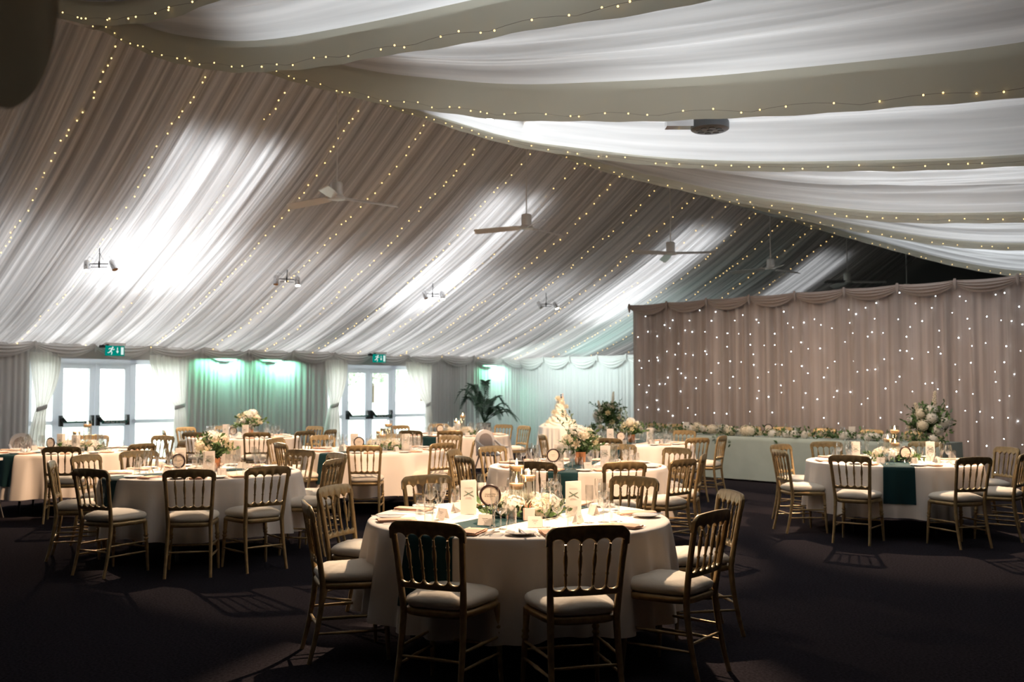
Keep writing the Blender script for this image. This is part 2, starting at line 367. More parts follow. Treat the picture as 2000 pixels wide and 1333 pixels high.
# lining of the far slope: one pleated cloth from the eave to the ridge
def lining():
    r = random.Random(3); us = []; hs = []; u = 1.5
    big = []; q = 0
    while q < 30: w_ = r.choice([.16, .24, .34, .5, .75])*r.uniform(.8, 1.2); big.append((q, w_, r.uniform(.02, .075)*min(1, w_/.3))); q += w_
    def bigfold(x):
        for q, w_, a in big:
            if q <= x < q + w_: f = (x - q)/w_; return -a*(1 - abs(2*f - 1)**1.7)
        return 0
    while u < 29.5:
        tight = .5 + .5*math.sin(u*2.3 + 1.7*math.sin(u*.9))
        w_ = (.04 + .15*(1 - tight)**1.5)*r.uniform(.6, 1.6); a = w_*r.uniform(.15, .42)
        k_ = 5 if w_ < .1 else 8
        for k in range(k_): t = k/k_; us.append(u + w_*t); hs.append(-a*math.sin(PI*t)**.8 + bigfold(u + w_*t))
        u += w_
    rows = 30; vs = []; fs = []; n = len(us)
    for j in range(rows + 1):
        v = 19.04 - (19.04 - 11.7)*j/rows
        g = 1 + .35*math.sin(j*.35)
        for i in range(n):
            loose = .028*math.sin(us[i]*3.1 + j*.05) + .018*math.sin(us[i]*7.7 - j*.08)
            du = .035*math.sin(j*.17 + us[i]*.9)
            vs.append(W(us[i] + du, v, far_slope(v) + hs[i]*g + loose*math.sin(PI*j/rows)))
    for j in range(rows):
        for i in range(n - 1): fs.append((j*n + i, j*n + i + 1, (j + 1)*n + i + 1, (j + 1)*n + i))
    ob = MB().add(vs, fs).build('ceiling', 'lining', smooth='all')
    return struct(ob)
LIN = lining()
# texture space of the lining: turn the streaks along v
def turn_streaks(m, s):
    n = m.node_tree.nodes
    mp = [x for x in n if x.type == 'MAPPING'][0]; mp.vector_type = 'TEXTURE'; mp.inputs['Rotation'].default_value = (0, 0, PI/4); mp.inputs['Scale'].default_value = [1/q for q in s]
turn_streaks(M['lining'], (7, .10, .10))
# outer roof sheets
ROOFP = [(19.14, 2.95), (15.5, 4.75), (11.8, 6.75), (8, 6.3), (4, 5.9), (0, 5.4), (-4.0, 5.0)]
struct(MB().grid(lambda a, b: W(-4 + 34*a, ROOFP[int(b*6 + .5)][0], ROOFP[int(b*6 + .5)][1]), 1, 6).build('ceiling', 'roof', smooth=False))

# drapes of the near slope, one per bay, each ending in a hanging hem
HEM = [
 (-3.0, [(11.8, 5.95), (8, 4.75), (5, 4.25), (2, 4.05), (-4, 3.95)]),
 (3.3, [(11.8, 5.95), (9.37, 4.99), (8.59, 4.68), (7.9, 4.47), (7.12, 4.30), (6.33, 4.20), (5.0, 4.06), (3.5, 3.95), (1.5, 3.85), (-4, 3.8)]),
 (4.7, [(11.8, 5.92), (11.47, 5.74), (10.12, 5.08), (8.68, 4.60), (7.76, 4.38), (6.18, 4.14), (4.7, 3.95), (3.61, 3.80), (3.0, 3.71), (1, 3.55), (-4, 3.5)]),
 (6.8, [(11.8, 5.92), (11.22, 5.62), (8.93, 4.77), (6.8, 4.16), (4.7, 3.76), (2.8, 3.49), (2.14, 3.41), (0, 3.3), (-4, 3.3)]),
 (8.6, [(11.8, 5.92), (11.3, 5.62), (8.6, 4.54), (8.0, 4.37), (6.28, 3.91), (5.05, 3.67), (3.78, 3.48), (2.72, 3.34), (0, 3.2), (-4, 3.2)]),
 (12.3, [(11.8, 5.85), (11.38, 5.56), (9.99, 4.97), (9.08, 4.67), (7.65, 4.19), (6.28, 3.84), (5.42, 3.65), (3.9, 3.47), (1, 3.3), (-4, 3.3)]),
 (16.4, [(11.8, 5.7), (11.06, 5.34), (9.65, 4.85), (8.14, 4.35), (6.38, 3.86), (5.22, 3.68), (2, 3.5), (-4, 3.4)]),
 (20.3, [(11.8, 5.6), (11.3, 5.33), (8.95, 4.44), (7.71, 3.99), (6.47, 3.67), (4, 3.5), (-4, 3.4)]),
 (24.5, [(11.8, 5.6), (8.9, 4.45), (6.4, 3.75), (4, 3.5), (-4, 3.4)]),
 (29.5, [(11.8, 5.6), (8.9, 4.45), (6.4, 3.75), (4, 3.5), (-4, 3.4)])]
def interp(P, x):
    if x >= P[0][0]: return P[0][1]
    for (a, ya), (b, yb) in zip(P, P[1:]):
        if x >= b: return yb + (ya - yb)*(x - b)/(a - b)
    return P[-1][1]
def hem_z(k, v):
    s = 0
    for d in (-.5, -.25, 0, .25, .5): s += interp(HEM[k][1], v + d)
    return s/5
# how far each hem hangs below its drape
DROP = [0, .20, .30, .36, .10, .13, .12, .12, .12, .2]
BAYSAY = ['nearest to the camera, dark and high', 'second from the camera, with a lit scalloped hem', 'third from the camera, over the nearest table', 'fourth from the camera', 'fifth from the camera, bright white', 'sixth from the camera', 'seventh from the camera', 'eighth from the camera, above the star cloth', 'farthest of all']
for k in range(len(HEM) - 1):
    u0, u1 = HEM[k][0] + .004, HEM[k + 1][0]; L = u1 - u0; r = random.Random(50 + k)
    tt = thing('ceiling_drape', 'pale roof drapery swathe, ' + BAYSAY[k], 'ceiling drape', W(0, 0, 0), 0, 'drapes under the near roof slope')
    waves = [(r.uniform(.16, .75), r.uniform(0, 6.3), r.uniform(.02, .055), r.uniform(-.9, .9)) for _ in range(8)] + [(r.uniform(.06, .13), r.uniform(0, 6.3), r.uniform(.006, .014), r.uniform(-.9, .9)) for _ in range(4)]
    def zf(u, v, k=k, u0=u0, L=L, waves=waves):
        f = (u - u0)/L; t = max(0, 11.8 - v); e = min(1, t/1.2)
        z = hem_z(k, v)*(1 - f) + hem_z(k + 1, v)*f + e*(DROP[k]*(1 - f)*.8 + DROP[k + 1]*f + .22*math.sin(PI*f))
        for lam, ph, am, sk in waves: z += e*am*(1.0 - abs(math.sin(PI*(u + sk*.06*t)/lam + ph)))*(min(f, 1 - f)*6 if min(f, 1 - f) < .16 else 1)
        return z
    nu = int(L/.015); nv = 46
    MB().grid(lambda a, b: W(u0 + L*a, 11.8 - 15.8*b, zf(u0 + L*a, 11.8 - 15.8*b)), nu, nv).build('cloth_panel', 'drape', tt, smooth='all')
    # hem: hangs from the end of the panel
    def hem_pt(a, b, k=k, u1=u1, zf=zf):
        v = 11.8 - 15.8*a; zt = zf(u1, v); zb = hem_z(k + 1, v)
        return W(u1 + .02*math.sin(a*60 + b*2)*b, v, zt + (zb - zt)*b + .004*math.sin(a*170)*b)
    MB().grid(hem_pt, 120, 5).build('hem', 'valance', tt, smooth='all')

# strings of warm fairy lights
bulb_me = MB().ball((0, 0, 0), .0075, 6, 4).mesh('bulb'); bulb_me.materials.append(M['bulb'])
bulb_small = MB().ball((0, 0, 0), .0105, 6, 4).mesh('bulb'); bulb_small.materials.append(M['bulb'])
def string(label, pts, spacing, seed, me, drop=.02, group=None):
    r = random.Random(seed); t = thing('fairy_light_string', label, 'fairy lights', pts[0], 0, group); o0 = Vector(pts[0])
    P = [Vector(p) - o0 for p in pts]
    MB().tube(P, .0015, 4).build('wire', 'wire', t, smooth='all')
    seg = [0]
    for a, b in zip(P, P[1:]): seg.append(seg[-1] + (b - a).length)
    s = r.uniform(0, spacing); i = 0; n = 0
    while s < seg[-1] and n < 100:
        while seg[i + 1] < s: i += 1
        q = P[i].lerp(P[i + 1], (s - seg[i])/(seg[i + 1] - seg[i]))
        b = bpy.data.objects.new('bulb', me); C.objects.link(b); b.parent = t
        b.location = q + Vector((r.uniform(-.025, .025), r.uniform(-.025, .025), -drop + r.uniform(-.015, .01)))
        s += spacing*r.uniform(.45, 1.55); n += 1
us = [3.85, 5.05, 6.32, 7.55, 8.80, 10.05, 11.3, 12.55, 13.8, 15.05, 16.3, 17.6, 18.9, 20.2, 21.5, 22.8, 24.1]
for i, u in enumerate(us):
    ph = i*1.3
    pts = [W(u + .05*math.sin(v_*1.1 + ph) + .03*math.sin(v_*3 + ph), v_, far_slope(v_) - .075) for v_ in [11.9 + 7.0*k/40 for k in range(41)]]
    string('string of warm fairy lights down the far ceiling slope, %s from the left' % ORD[i], pts, .19, 100 + i, bulb_small, .02, 'fairy lights on the far ceiling slope')
HL = ['first hem from the camera', 'second hem from the camera', 'third hem, above the nearest table', 'fourth hem from the camera', 'fifth hem from the camera', 'sixth hem from the camera', 'seventh hem, above the star cloth']
for i, k in enumerate(range(1, 8)):
    vmin = [4.2, 2.0, .9, 1.6, 3.2, 4.6, 6][i]
    N = 60; pts = []
    for j in range(N + 1):
        v_ = 11.6 - (11.6 - vmin)*j/N
        pts.append(W(HEM[k][0] - .045, v_, hem_z(k, v_) + .03 + .035*abs(math.sin(j*.6))*DROP[k]/.3))
    string('string of warm fairy lights along the drape\'s %s' % HL[i], pts, .25, 200 + i, bulb_me, .0, 'fairy lights along the drape hems')
    if i in (2, 1, 4):
        pts2 = [p + Vector((.06, .06, .10 + .03*math.sin(q))) for q, p in enumerate(pts)]
        string('second row of warm fairy lights above the %s' % HL[i], pts2, .45, 230 + i, bulb_me, .0, 'fairy lights along the drape hems')

# dark tail of drapery close to the camera, top left
tl = MB()
def tailf(a, b):
    x = -1.75 + .985*a**.5; zb = 2.0 + .17*(max(0, x + .842)/.078)**1.5; zt = 3.65
    return (x - .03*b*math.sin(a*3), 1.60 + .05*a + .03*math.sin(a*22), zb + (zt - zb)*b)
tl.grid(tailf, 90, 8)
tag(tl.build('drape_tail', 'darkcloth', smooth='all'), 'dark out-of-focus tail of drapery hanging at the top left corner', 'drape')

# ---- glazed doors in the left wall (u along the wall, z up)
def ubox(mb, u0, u1, v0, v1, z0, z1): return mb.obox(W(u0, v0, z0), W(u1, v0, z0) - W(u0, v0, z0), W(u0, v1, z0) - W(u0, v0, z0), (0, 0, z1 - z0))
def door_set(u0, n):
    o = bpy.data.objects.new('door_%d' % n, None); C.objects.link(o); struct(o)
    va, vb = 19.05, 19.13
    f = MB(); uA, uB, uC, uD = u0 + .02, u0 + .48, u0 + 1.94, u0 + 3.0
    for x0, x1 in ((uA, uA + .05), (uB - .04, uB + .05), (uC - .05, uC + .07), (uD - .05, uD)): ubox(f, x0, x1, va, vb, 0, 2.14)
    ubox(f, uA, uD, va, vb, 2.05, 2.14); ubox(f, uA, uB, va, vb, 0, .12); ubox(f, uC, uD, va, vb, 0, .12)
    ubox(f, uA, uB, va, vb, .90, .97); ubox(f, uC, uD, va, vb, .90, .97)
    f.build('door_frame', 'frame', o, smooth=False)
    for x0, x1 in ((uA + .05, uB - .04), (uC + .07, uD - .05)):
        ubox(MB(), x0, x1, va + .035, va + .045, .12, 2.05).build('side_pane', 'pane', o, smooth=False)
    mid = (uB + .05 + uC - .05)/2
    for q, (x0, x1) in enumerate(((uB + .05, mid - .004), (mid + .004, uC - .05))):
        d = MB(); s = .095
        ubox(d, x0, x0 + s, va + .005, vb - .01, .01, 2.05); ubox(d, x1 - s, x1, va + .005, vb - .01, .01, 2.05)
        ubox(d, x0 + s, x1 - s, va + .005, vb - .01, 1.95, 2.05); ubox(d, x0 + s, x1 - s, va + .005, vb - .01, .01, .16); ubox(d, x0 + s, x1 - s, va + .005, vb - .01, .85, .95)
        leaf = d.build('door_leaf', 'frame', o, smooth=False)
        ubox(MB(), x0 + s, x1 - s, va + .035, va + .045, .16, 1.95).build('glass_pane', 'pane', leaf, smooth=False)
        e = MB()
        for xx in (x0 + .05, x1 - .05):
            ubox(e, xx - .032, xx + .032, va - .06, va + .005, .87, 1.07)
            e.tube([W(xx, va - .05, 1.05), W(xx, va - .075, 1.02), W(xx + (.03 if xx < (x0 + x1)/2 else -.03), va - .085, .95)], [.03, .026, .02], 8)
        e.tube([W(x0 + .06, va - .085, 1.03), W(x0 + .13, va - .09, .95)], [.022, .016], 8)
        e.build('push_bar_end', 'barblack', leaf, smooth=False)
        b = MB(); b.tube([W(x0 + .08, va - .09, .945), W(x1 - .06, va - .09, .945)], .017, 8)
        if q: ubox(b, x0 + .10, x1 - .09, va - .112, va - .10, .905, .965)
        b.build('push_bar', 'bargreen', leaf)
        if q:
            text_mesh('Push bar to open', .058, 'card', leaf, W((x0 + x1)/2 + .01, va - .114, .935), (PI/2, 0, PI/4), name='lettering', bold=.001)
    return o
door_set(OPEN[0], 1); door_set(OPEN[1], 2)

# ---- tied curtains
def tied(uo, ui, ut0, ut1, ztie, label, seed, ub0, ub1):
    """outer/inner top edge, tie span, bottom span"""
    r = random.Random(seed); N = 70; R = 26; zt = 2.24
    ph = r.uniform(0, 6)
    def f(a, b):
        z = zt*(1 - b) + .02*b
        if z > ztie:
            t = (zt - z)/(zt - ztie); s = t**1.25
            x = (uo + (ui - uo)*a)*(1 - s) + (ut0 + (ut1 - ut0)*a)*s
            x += (ui - uo)*.10*math.sin(PI*t)*a
            am = .028*(1 - s) + .016*s
        else:
            t = (ztie - z)/ztie; s = min(1, t*2.2)**.7
            x = (ut0 + (ut1 - ut0)*a)*(1 - s) + (ub0 + (ub1 - ub0)*a)*s; am = .016 + .018*s
        return W(x, 18.90 + am*math.sin(a*2*PI*9 + ph) + am*.5*math.sin(a*2*PI*4.3 + 1) - .03*math.sin(PI*a), z)
    t = thing('tied_curtain', label, 'curtain', W(ut0, 18.9, 0)); 
    g = MB().grid(f, N, R); o0 = Vector(W(ut0, 18.9, 0)); g.v = [tuple(Vector(p) - o0) for p in g.v]
    g.build('curtain_cloth', 'curtain', t, smooth='all')
    b = MB(); um = (ut0 + ut1)/2; hw = abs(ut1 - ut0)/2
    ring = [W(um + hw*math.cos(q), 18.89 + .04*math.sin(q), ztie + .03*math.cos(q)) - o0 for q in [2*PI*i/16 for i in range(17)]]
    b.tube(ring, [.012]*17, 6, flat=3.2, cap=False, up=(0, 0, 1)); b.build('tieback', 'swag', t)
A0, B0 = OPEN
tied(A0 - .03, A0 + .52, A0 + .10, A0 + .28, 1.22, 'white voile curtain tied back at left of the left glass doors', 1, A0 - .02, A0 + .27)
tied(A0 + 3.04, A0 + 2.20, A0 + 2.96, A0 + 2.74, 1.22, 'white voile curtain tied back at right of the left glass doors', 2, A0 + 3.03, A0 + 2.72)
tied(B0 - .12, B0 + .50, B0 + .02, B0 + .24, 1.20, 'white voile curtain tied back at left of the middle glass doors', 3, B0 - .12, B0 + .30)
tied(B0 + 3.06, B0 + 2.22, B0 + 2.98, B0 + 2.82, 1.20, 'white voile curtain tied back at right of the middle glass doors', 4, B0 + 3.05, B0 + 2.85)

# ---- swags
def swag_maker(w_, drop, mat, seed, name='fabric_swag'):
    r = random.Random(seed)
    def f(a, b):
        e = math.sin(PI*a); x = w_*a
        top = -.02*e; bot = -.07 - drop*(e**.75)
        z = top + (bot - top)*b
        fold = .020*math.sin(b*PI*2*4.2 + 2.2*e)*(.35 + e*.8)
        y = -(.03 + .075*e*math.sin(PI*min(1, b*1.05))**.7) - fold*math.sin(PI*b)**.4
        return (x, y, z)
    def mk():
        t = thing(name, '', 'swag')
        MB().grid(f, 26, 22).build('swag_cloth', mat, t, smooth='all')
        k = MB(); k.tube([(0, -.045, .02), (0.0, -.055, -.05), (.01, -.05, -.12), (0.0, -.04, -.17)], [.02, .03, .022, .006], 8); k.build('gathered_knot', mat, t)
        return t
    return mk
P = Pool(swag_maker(1.085, .22, 'swag', 5)); us_ = [2.31, 3.39, 4.48, 5.56] + [6.65 + 1.085*k for k in range(12)]
for i, u in enumerate(us_):
    P.put(W(u, 18.93, 2.43), PI/4, 'grey fabric swag along the top of the door wall, %s from the left' % ORD[i], 'swags along the door wall')
P2 = Pool(swag_maker(.93, .26, 'swag', 6)); 
for i in range(7):
    P2.put(W(19.22, 18.95 - .93*i, 2.42), -PI/4, 'grey-green fabric swag on the far partition behind the cake, %s from the left' % ORD[i], 'swags on the far partition')

# ---- exit signs
def exit_sign():
    t = thing('exit_sign', '', 'exit sign')
    MB().box((0, 0, .09), (.40, .06, .05)).build('sign_bracket', 'white', t, smooth=False)
    MB().box((0, 0, -.035), (.36, .035, .19)).build('sign_box', 'exitgreen', t, smooth=False)
    p = MB(); y = -.0195
    def poly(pts): p.add([(x, y, z) for x, z in pts], [tuple(range(len(pts)))])
    p.box((.135, y, -.035), (.05, .002, .14))                       # door
    poly([(.035, .03), (.05, .03), (.05, -.04), (.07, -.04), (.0425, -.085), (.015, -.04), (.035, -.04)])  # arrow
    p.ball((-.05, y, .028), .016, 10, 6, 1)
    for a, b, c in (((-.06, .012), (-.085, -.04), .014), ((-.062, .0), (-.03, -.018), .008), ((-.06, .004), (-.105, .012), .008), ((-.105, .012), (-.125, -.01), .007), ((-.085, -.04), (-.06, -.07), .010), ((-.06, -.07), (-.075, -.11), .009), ((-.088, -.04), (-.115, -.07), .010), ((-.115, -.07), (-.145, -.075), .008), ((-.03, -.018), (-.012, .0), .006)):
        p.tube([(a[0], y, a[1]), (b[0], y, b[1])], c, 6, flat=.15, up=(0, 1, 0))
    p.build('running_figure_symbol', 'exitwhite', t)
    return t
PE = Pool(exit_sign)
PE.put(W(8.02, 18.68, 2.325), PI/4, 'green illuminated exit sign above the left glass doors'); PE.put(W(14.28, 18.68, 2.325), PI/4, 'green illuminated exit sign above the middle glass doors')
for u, s in ((7.82, 'left'), (14.08, 'middle')):
    t = thing('closed_circuit_camera', 'small dark device bracketed beside the exit sign over the %s doors' % s, 'sensor', W(u, 18.72, 2.37))
    MB().box((0, 0, 0), (.14, .07, .05), PI/4).build('casing', 'black', t, smooth=False); MB().box((.03, .03, .03), (.05, .2, .02), PI/4).build('bracket', 'black', t, smooth=False)

# ---- star cloth
SC_U = 16.6
stc = thing('star_cloth', 'tall taupe star cloth curtain sprinkled with white lights behind the top table', 'star curtain', W(SC_U, 12.98, 0), -PI/4)
L = 16.5
def sc_pleats():
    pr = pleats(L, 77, .085, .20); rows = 6; vs = []; fs = []; k = len(pr)
    for j in range(rows + 1):
        t = j/rows
        for s_, o_ in pr:
            vs.append((s_ + .02*math.sin(s_*1.9 + 2*t)*t, -o_*(.8 + .4*t), 3.30*(1 - t) + .01))
    for j in range(rows):
        for i in range(k - 1): fs.append((j*k + i, j*k + i + 1, (j + 1)*k + i + 1, (j + 1)*k + i))
    return MB().add(vs, fs)
sc_pleats().build('curtain_cloth', 'starcloth', stc, smooth='all')
MB().box((L/2, .12, 1.66), (L, .02, 3.3)).build('backing_cloth', 'starswag', stc, smooth=False)
MB().box((0.0, .06, 1.66), (.02, .12, 3.32)).build('side_edge', 'starswag', stc, smooth=False)
STARS = [(11.55,3.11),(11.24,3.12),(10.88,3.07),(10.46,3.12),(10.26,2.97),(9.97,2.87),(9.92,2.81),(9.62,3.11),(9.40,2.99),(9.32,2.77),(9.22,2.69),(9.00,2.77),(8.79,2.82),(8.67,2.71),(8.54,3.14),(8.45,2.64),(8.13,2.95),(8.00,2.87),(8.12,2.72),(11.49,2.93),(10.98,2.90),(10.45,2.88),(11.59,2.74),(11.42,2.70),(11.13,2.69),(10.85,2.57),(10.61,2.64),(10.36,2.62),(10.11,2.60),(9.59,2.59),(11.59,2.27),(11.41,2.24),(11.13,2.31),(11.09,2.25),(10.62,2.38),(10.11,2.40),(9.82,2.38),(9.59,2.38),(9.06,2.41),(8.92,2.29),(9.27,2.25),(8.69,2.29),(8.22,2.39),(10.82,2.07),(10.56,2.10),(10.31,2.08),(10.05,2.22),(10.04,2.02),(9.59,2.02),(9.45,2.01),(9.05,1.98),(8.41,2.05),(11.70,1.88),(11.59,1.79),(11.34,1.79),(10.99,1.88),(11.09,1.74),(9.73,1.88),(9.96,1.78),(10.50,1.80),(9.22,1.71),(8.93,1.85),(8.62,1.77),(8.55,1.94),(10.82,1.67),(10.57,1.59),(10.35,1.58),(11.35,1.58),(11.71,1.52),(9.94,1.53),(9.48,1.63),(9.74,1.42),(9.47,1.50),(8.98,1.49),(8.38,1.53),(8.44,1.42),(9.99,1.39),(7.23,3.19),(6.83,3.16),(6.62,3.09),(5.97,3.14),(6.23,3.06),(5.68,3.05),(5.55,3.07),(6.14,2.98),(7.83,2.97),(7.64,3.04),(6.96,2.99),(6.69,2.90),(5.34,2.84),(7.67,2.77),(7.26,2.74),(6.85,2.69),(6.36,2.80),(6.12,2.69),(5.82,2.71),(5.61,2.64),(5.45,2.62),(5.30,2.56),(8.07,2.54),(7.80,2.47),(7.72,2.54),(7.53,2.52),(7.05,2.60),(7.12,2.44),(6.58,2.52),(6.09,2.53),(6.27,2.39),(6.06,2.25),(5.85,2.29),(5.54,2.23),(5.33,2.15),(7.23,2.21),(7.12,2.20),(6.76,2.17),(6.59,2.25),(6.56,2.14),(8.07,2.05),(7.51,2.07),(7.03,2.07),(7.99,1.86),(7.81,1.89),(7.67,1.90),(6.33,1.96),(6.08,1.98),(5.58,1.98),(5.72,1.83),(5.43,1.79),(7.25,1.77),(7.32,1.68),(6.82,1.65),(6.70,1.66),(6.27,1.71),(5.71,1.67),(7.50,1.57),(7.04,1.52),(6.61,1.56),(6.32,1.52),(6.06,1.48),(5.51,1.45),(8.13,1.51),(7.82,1.40),(12.57,3.07),(12.10,2.87),(11.97,2.80),(11.90,2.96),(12.51,2.75),(12.78,2.65),(12.29,2.65),(11.76,2.48),(12.05,2.33),(11.84,2.26),(12.75,2.16),(12.50,2.15),(12.28,2.21),(12.26,2.15),(12.70,2.00),(11.78,1.97),(12.03,1.80),(12.75,1.66),(12.50,1.64),(12.24,1.67),(12.10,1.67),(12.57,1.50),(12.30,1.34),(11.95,1.35),(12.55,1.19),(12.27,1.15),(12.78,1.14),(12.02,1.12),(11.91,1.03),(11.67,0.90),(9.04,1.23),(8.76,1.38),(7.93,1.30),(7.60,1.07),(9.67,1.13),(10.14,1.14),(8.64,1.05),(7.24,1.17),(8.36,0.96),(5.66,1.38),(6.48,1.27),(6.19,1.21),(5.96,1.20),(5.77,1.11),(6.01,1.04),(5.54,1.11),(5.40,1.06),(6.15,0.72),(5.61,0.78),(5.87,0.66),(5.34,0.70),(5.88,0.45),(5.76,0.25),(11.36,1.06),(10.93,1.10),(10.65,1.09),(11.54,1.19)]
rs = random.Random(5)
for k_ in range(60):   # the part right of the picture
    STARS.append((rs.uniform(-3, 4.6), rs.uniform(.4, 3.05)))
def led_size(i): return .0105 + .004*((i*37) % 10)/10
led_me = []
for q in range(3):
    me = MB().ball((0, 0, 0), .0052 + .0016*q, 8, 5).mesh('led_light'); me.materials.append(M['led']); led_me.append(me)
rest = MB()
for i, (v, z) in enumerate(STARS):
    p = (12.98 - v, -.10 - rs.random()*.025, z)
    if i < 100:
        o = bpy.data.objects.new('led_light', led_me[i % 3]); C.objects.link(o); o.parent = stc; o.location = p
    else: rest.ball(p, .0052 + .0016*(i % 3), 8, 5)
o = rest.build('led_light', 'led', stc); o['kind'] = 'stuff'
PS = Pool(swag_maker(.955, .17, 'starswag', 8))
for i in range(13):
    PS.put(W(SC_U - .10, 12.98 - .955*i, 3.33), -PI/4, 'taupe fabric swag heading the star cloth, %s from its left end' % ORD[i], 'swags heading the star cloth')

# ---- outside
lawn = MB().add([W(-40, 19.2, -.06), W(90, 19.2, -.06), W(90, 140, -.06), W(-40, 140, -.06)], [(0, 1, 2, 3)]).build('lawn', 'grass', smooth=False); tag(lawn, 'bright mown lawn outside the glass doors', 'lawn'); struct(lawn)
fr = random.Random(9)
def fence(v, z1, label, rails):
    t = thing('paddock_fence', label, 'fence', W(0, v, -.06))
    m = MB(); o0 = W(0, v, 0)
    for z in rails: m.add([W(-6, v, z) - o0, W(60, v, z) - o0, W(60, v, z + .035) - o0, W(-6, v, z + .035) - o0, W(-6, v + .03, z) - o0, W(60, v + .03, z) - o0, W(60, v + .03, z + .035) - o0, W(-6, v + .03, z + .035) - o0], [(0, 1, 2, 3), (7, 6, 5, 4), (3, 2, 6, 7), (0, 4, 5, 1)])
    m.build('rail', 'timber', t, smooth=False)
    for u in range(-4, 60, 6): MB().box(W(u + .4, v, z1/2) - o0, (.09, .09, z1), PI/4).build('post', 'timber', t, smooth=False)
fence(52, 2.6, 'thin pale post and wire fence beyond the lawn', (1.95, 2.45))
def tree(u, v, h, w_, seed, label):
    r = random.Random(seed); t = thing('tree', label, 'tree', W(u, v, -.06), 0, 'trees beyond the lawn')
    MB().tube([(0, 0, 0), (.1, 0, h*.4), (0, .1, h*.7)], [.28, .2, .08], 8).build('trunk', 'bark', t)
    m = MB()
    for k in range(900):
        a = r.uniform(0, 2*PI); b = math.acos(r.uniform(-.7, 1)); q = w_*(.55 + .45*r.random())
        c = Vector((q*math.sin(b)*math.cos(a), q*math.sin(b)*math.sin(a), h*.55 + q*.8*math.cos(b)))
        d = Vector((r.gauss(0, 1), r.gauss(0, 1), r.gauss(0, 1))).normalized()*.38; e = d.orthogonal().normalized()*.3
        m.add([c - d, c - e, c + d, c + e], [(0, 1, 2, 3)])
    m.build('crown', 'bush', t, smooth=False)
for i, (u, v, h, w_) in enumerate(((71, 110, 8.0, 5.0), (83, 110, 9.5, 5.6), (95, 114, 8, 5.2))):
    tree(u, v, h, w_, i, 'hazy tree beyond the lawn through the middle doors, %s from the left' % ORD[i])

# ---- ceiling fans
def fan():
    t = thing('ceiling_fan', '', 'ceiling fan')
    MB().tube([(0, 0, .18), (0, 0, 1.75)], .011, 8).build('rod', 'fan', t)
    MB().lathe([(.085, .02), (.088, .03), (.088, .20), (.075, .215)], 20).build('motor_housing', 'fan', t)
    MB().lathe([(.06, -.045), (.12, -.035), (.125, -.01), (.10, .02)], 24).build('hub', 'fan', t)
    for k in range(3):
        a = 2*PI*k/3; ca, sa = math.cos(a), math.sin(a)
        def f(x, y, z): return (x*ca - y*sa, x*sa + y*ca, z)
        m = MB(); pts = []
        for (r_, hw) in ((.11, .022), (.18, .05), (.50, .068), (.88, .070), (.93, .05)):
            pts.append((r_, hw))
        vs = []; 
        for r_, hw in pts: vs += [f(r_, -hw, -.012 - .035*r_/.78 - .028), f(r_, hw, -.012 - .035*r_/.78 + .028), f(r_, hw, -.004 - .035*r_/.78 + .028), f(r_, -hw, -.004 - .035*r_/.78 - .028)]
        fs = []
        for i in range(4):
            for j in range(4): fs.append((i*4 + j, i*4 + (j + 1) % 4, (i + 1)*4 + (j + 1) % 4, (i + 1)*4 + j))
        fs += [(3, 2, 1, 0), (16, 17, 18, 19)]
        m.add(vs, fs).build('blade', 'fan', t, smooth=False)
    return t
PF = Pool(fan)
for i, (u, z, rz) in enumerate(((8.24, 4.31, .50), (12.15, 4.34, .785), (16.3, 4.30, 1.6), (20.14, 4.32, .55), (23.87, 4.31, -.4), (27.4, 4.3, 1.0))):
    PF.put(W(u, 11.8, z), rz, 'white three-blade ceiling fan on a rod, %s from the left' % ORD[i], 'ceiling fans under the ridge')

# ---- pairs of theatre spotlights on short drops
def lamp_pair(rot, tilt, lit):
    def mk():
        t = thing('spotlight_pair', '', 'spotlight')
        MB().tube([(0, 0, .42), (.01, 0, .2), (0, 0, .02)], .011, 8).build('drop_rod', 'black', t)
        b = MB(); b.tube([(-.22, 0, .02), (.22, 0, .02)], .013, 8); b.tube([(-.20, 0, -.06), (.20, 0, -.06)], .008, 8); b.tube([(0, 0, .08), (0, 0, -.08)], .02, 8)
        b.build('crossbar', 'black', t)
        for s in (-1, 1):
            ax = Vector((s*tilt[0 if s < 0 else 1], -.25, -1)).normalized(); c0 = Vector((s*.30, 0, .10)); 
            can = MB(); can.tube([c0, c0 + ax*.03, c0 + ax*.26], [.055, .072, .074], 14); o = can.build('lamp_can', 'chrome' if s < 0 else 'chrome', t)
            MB().tube([c0 + ax*.255, c0 + ax*.268], [.068, .066], 14).build('lens', 'lens' if lit[0 if s < 0 else 1] else 'dimlens', o)
            y = MB(); y.tube([c0 + ax*.12 + Vector((0, .08, 0)), c0 + ax*.12 + Vector((-s*.08, .02, 0)), c0 + ax*.12 + Vector((0, -.08, 0))], .008, 6); y.build('yoke', 'black', o)
            MB().tube([c0 + Vector((0, 0, .02)), c0 + Vector((-s*.05, 0, .10)), Vector((-s*-.1, 0, .12)), Vector((0, 0, .3))], .004, 5).build('cable', 'black', o)
        return t
    return mk
for i, (u, z, rz, tl_, lit) in enumerate(((6.38, 3.50, .0, (-.1, .5), (1, 0)), (9.76, 3.53, .5, (.1, .0), (0, 1)), (13.2, 3.50, .2, (-.4, .1), (0, 1)), (16.6, 3.50, .25, (-.5, .4), (0, 1)))):
    o = lamp_pair(rz, tl_, lit)(); o.location = W(u, 15.5, z); o.rotation_euler = (0, 0, rz); o.scale = (.64, .64, .64); o['group'] = 'spotlights under the far ceiling slope'
    o['label'] = 'pair of chrome spotlights hung under the far ceiling slope, %s from the left' % ORD[i]
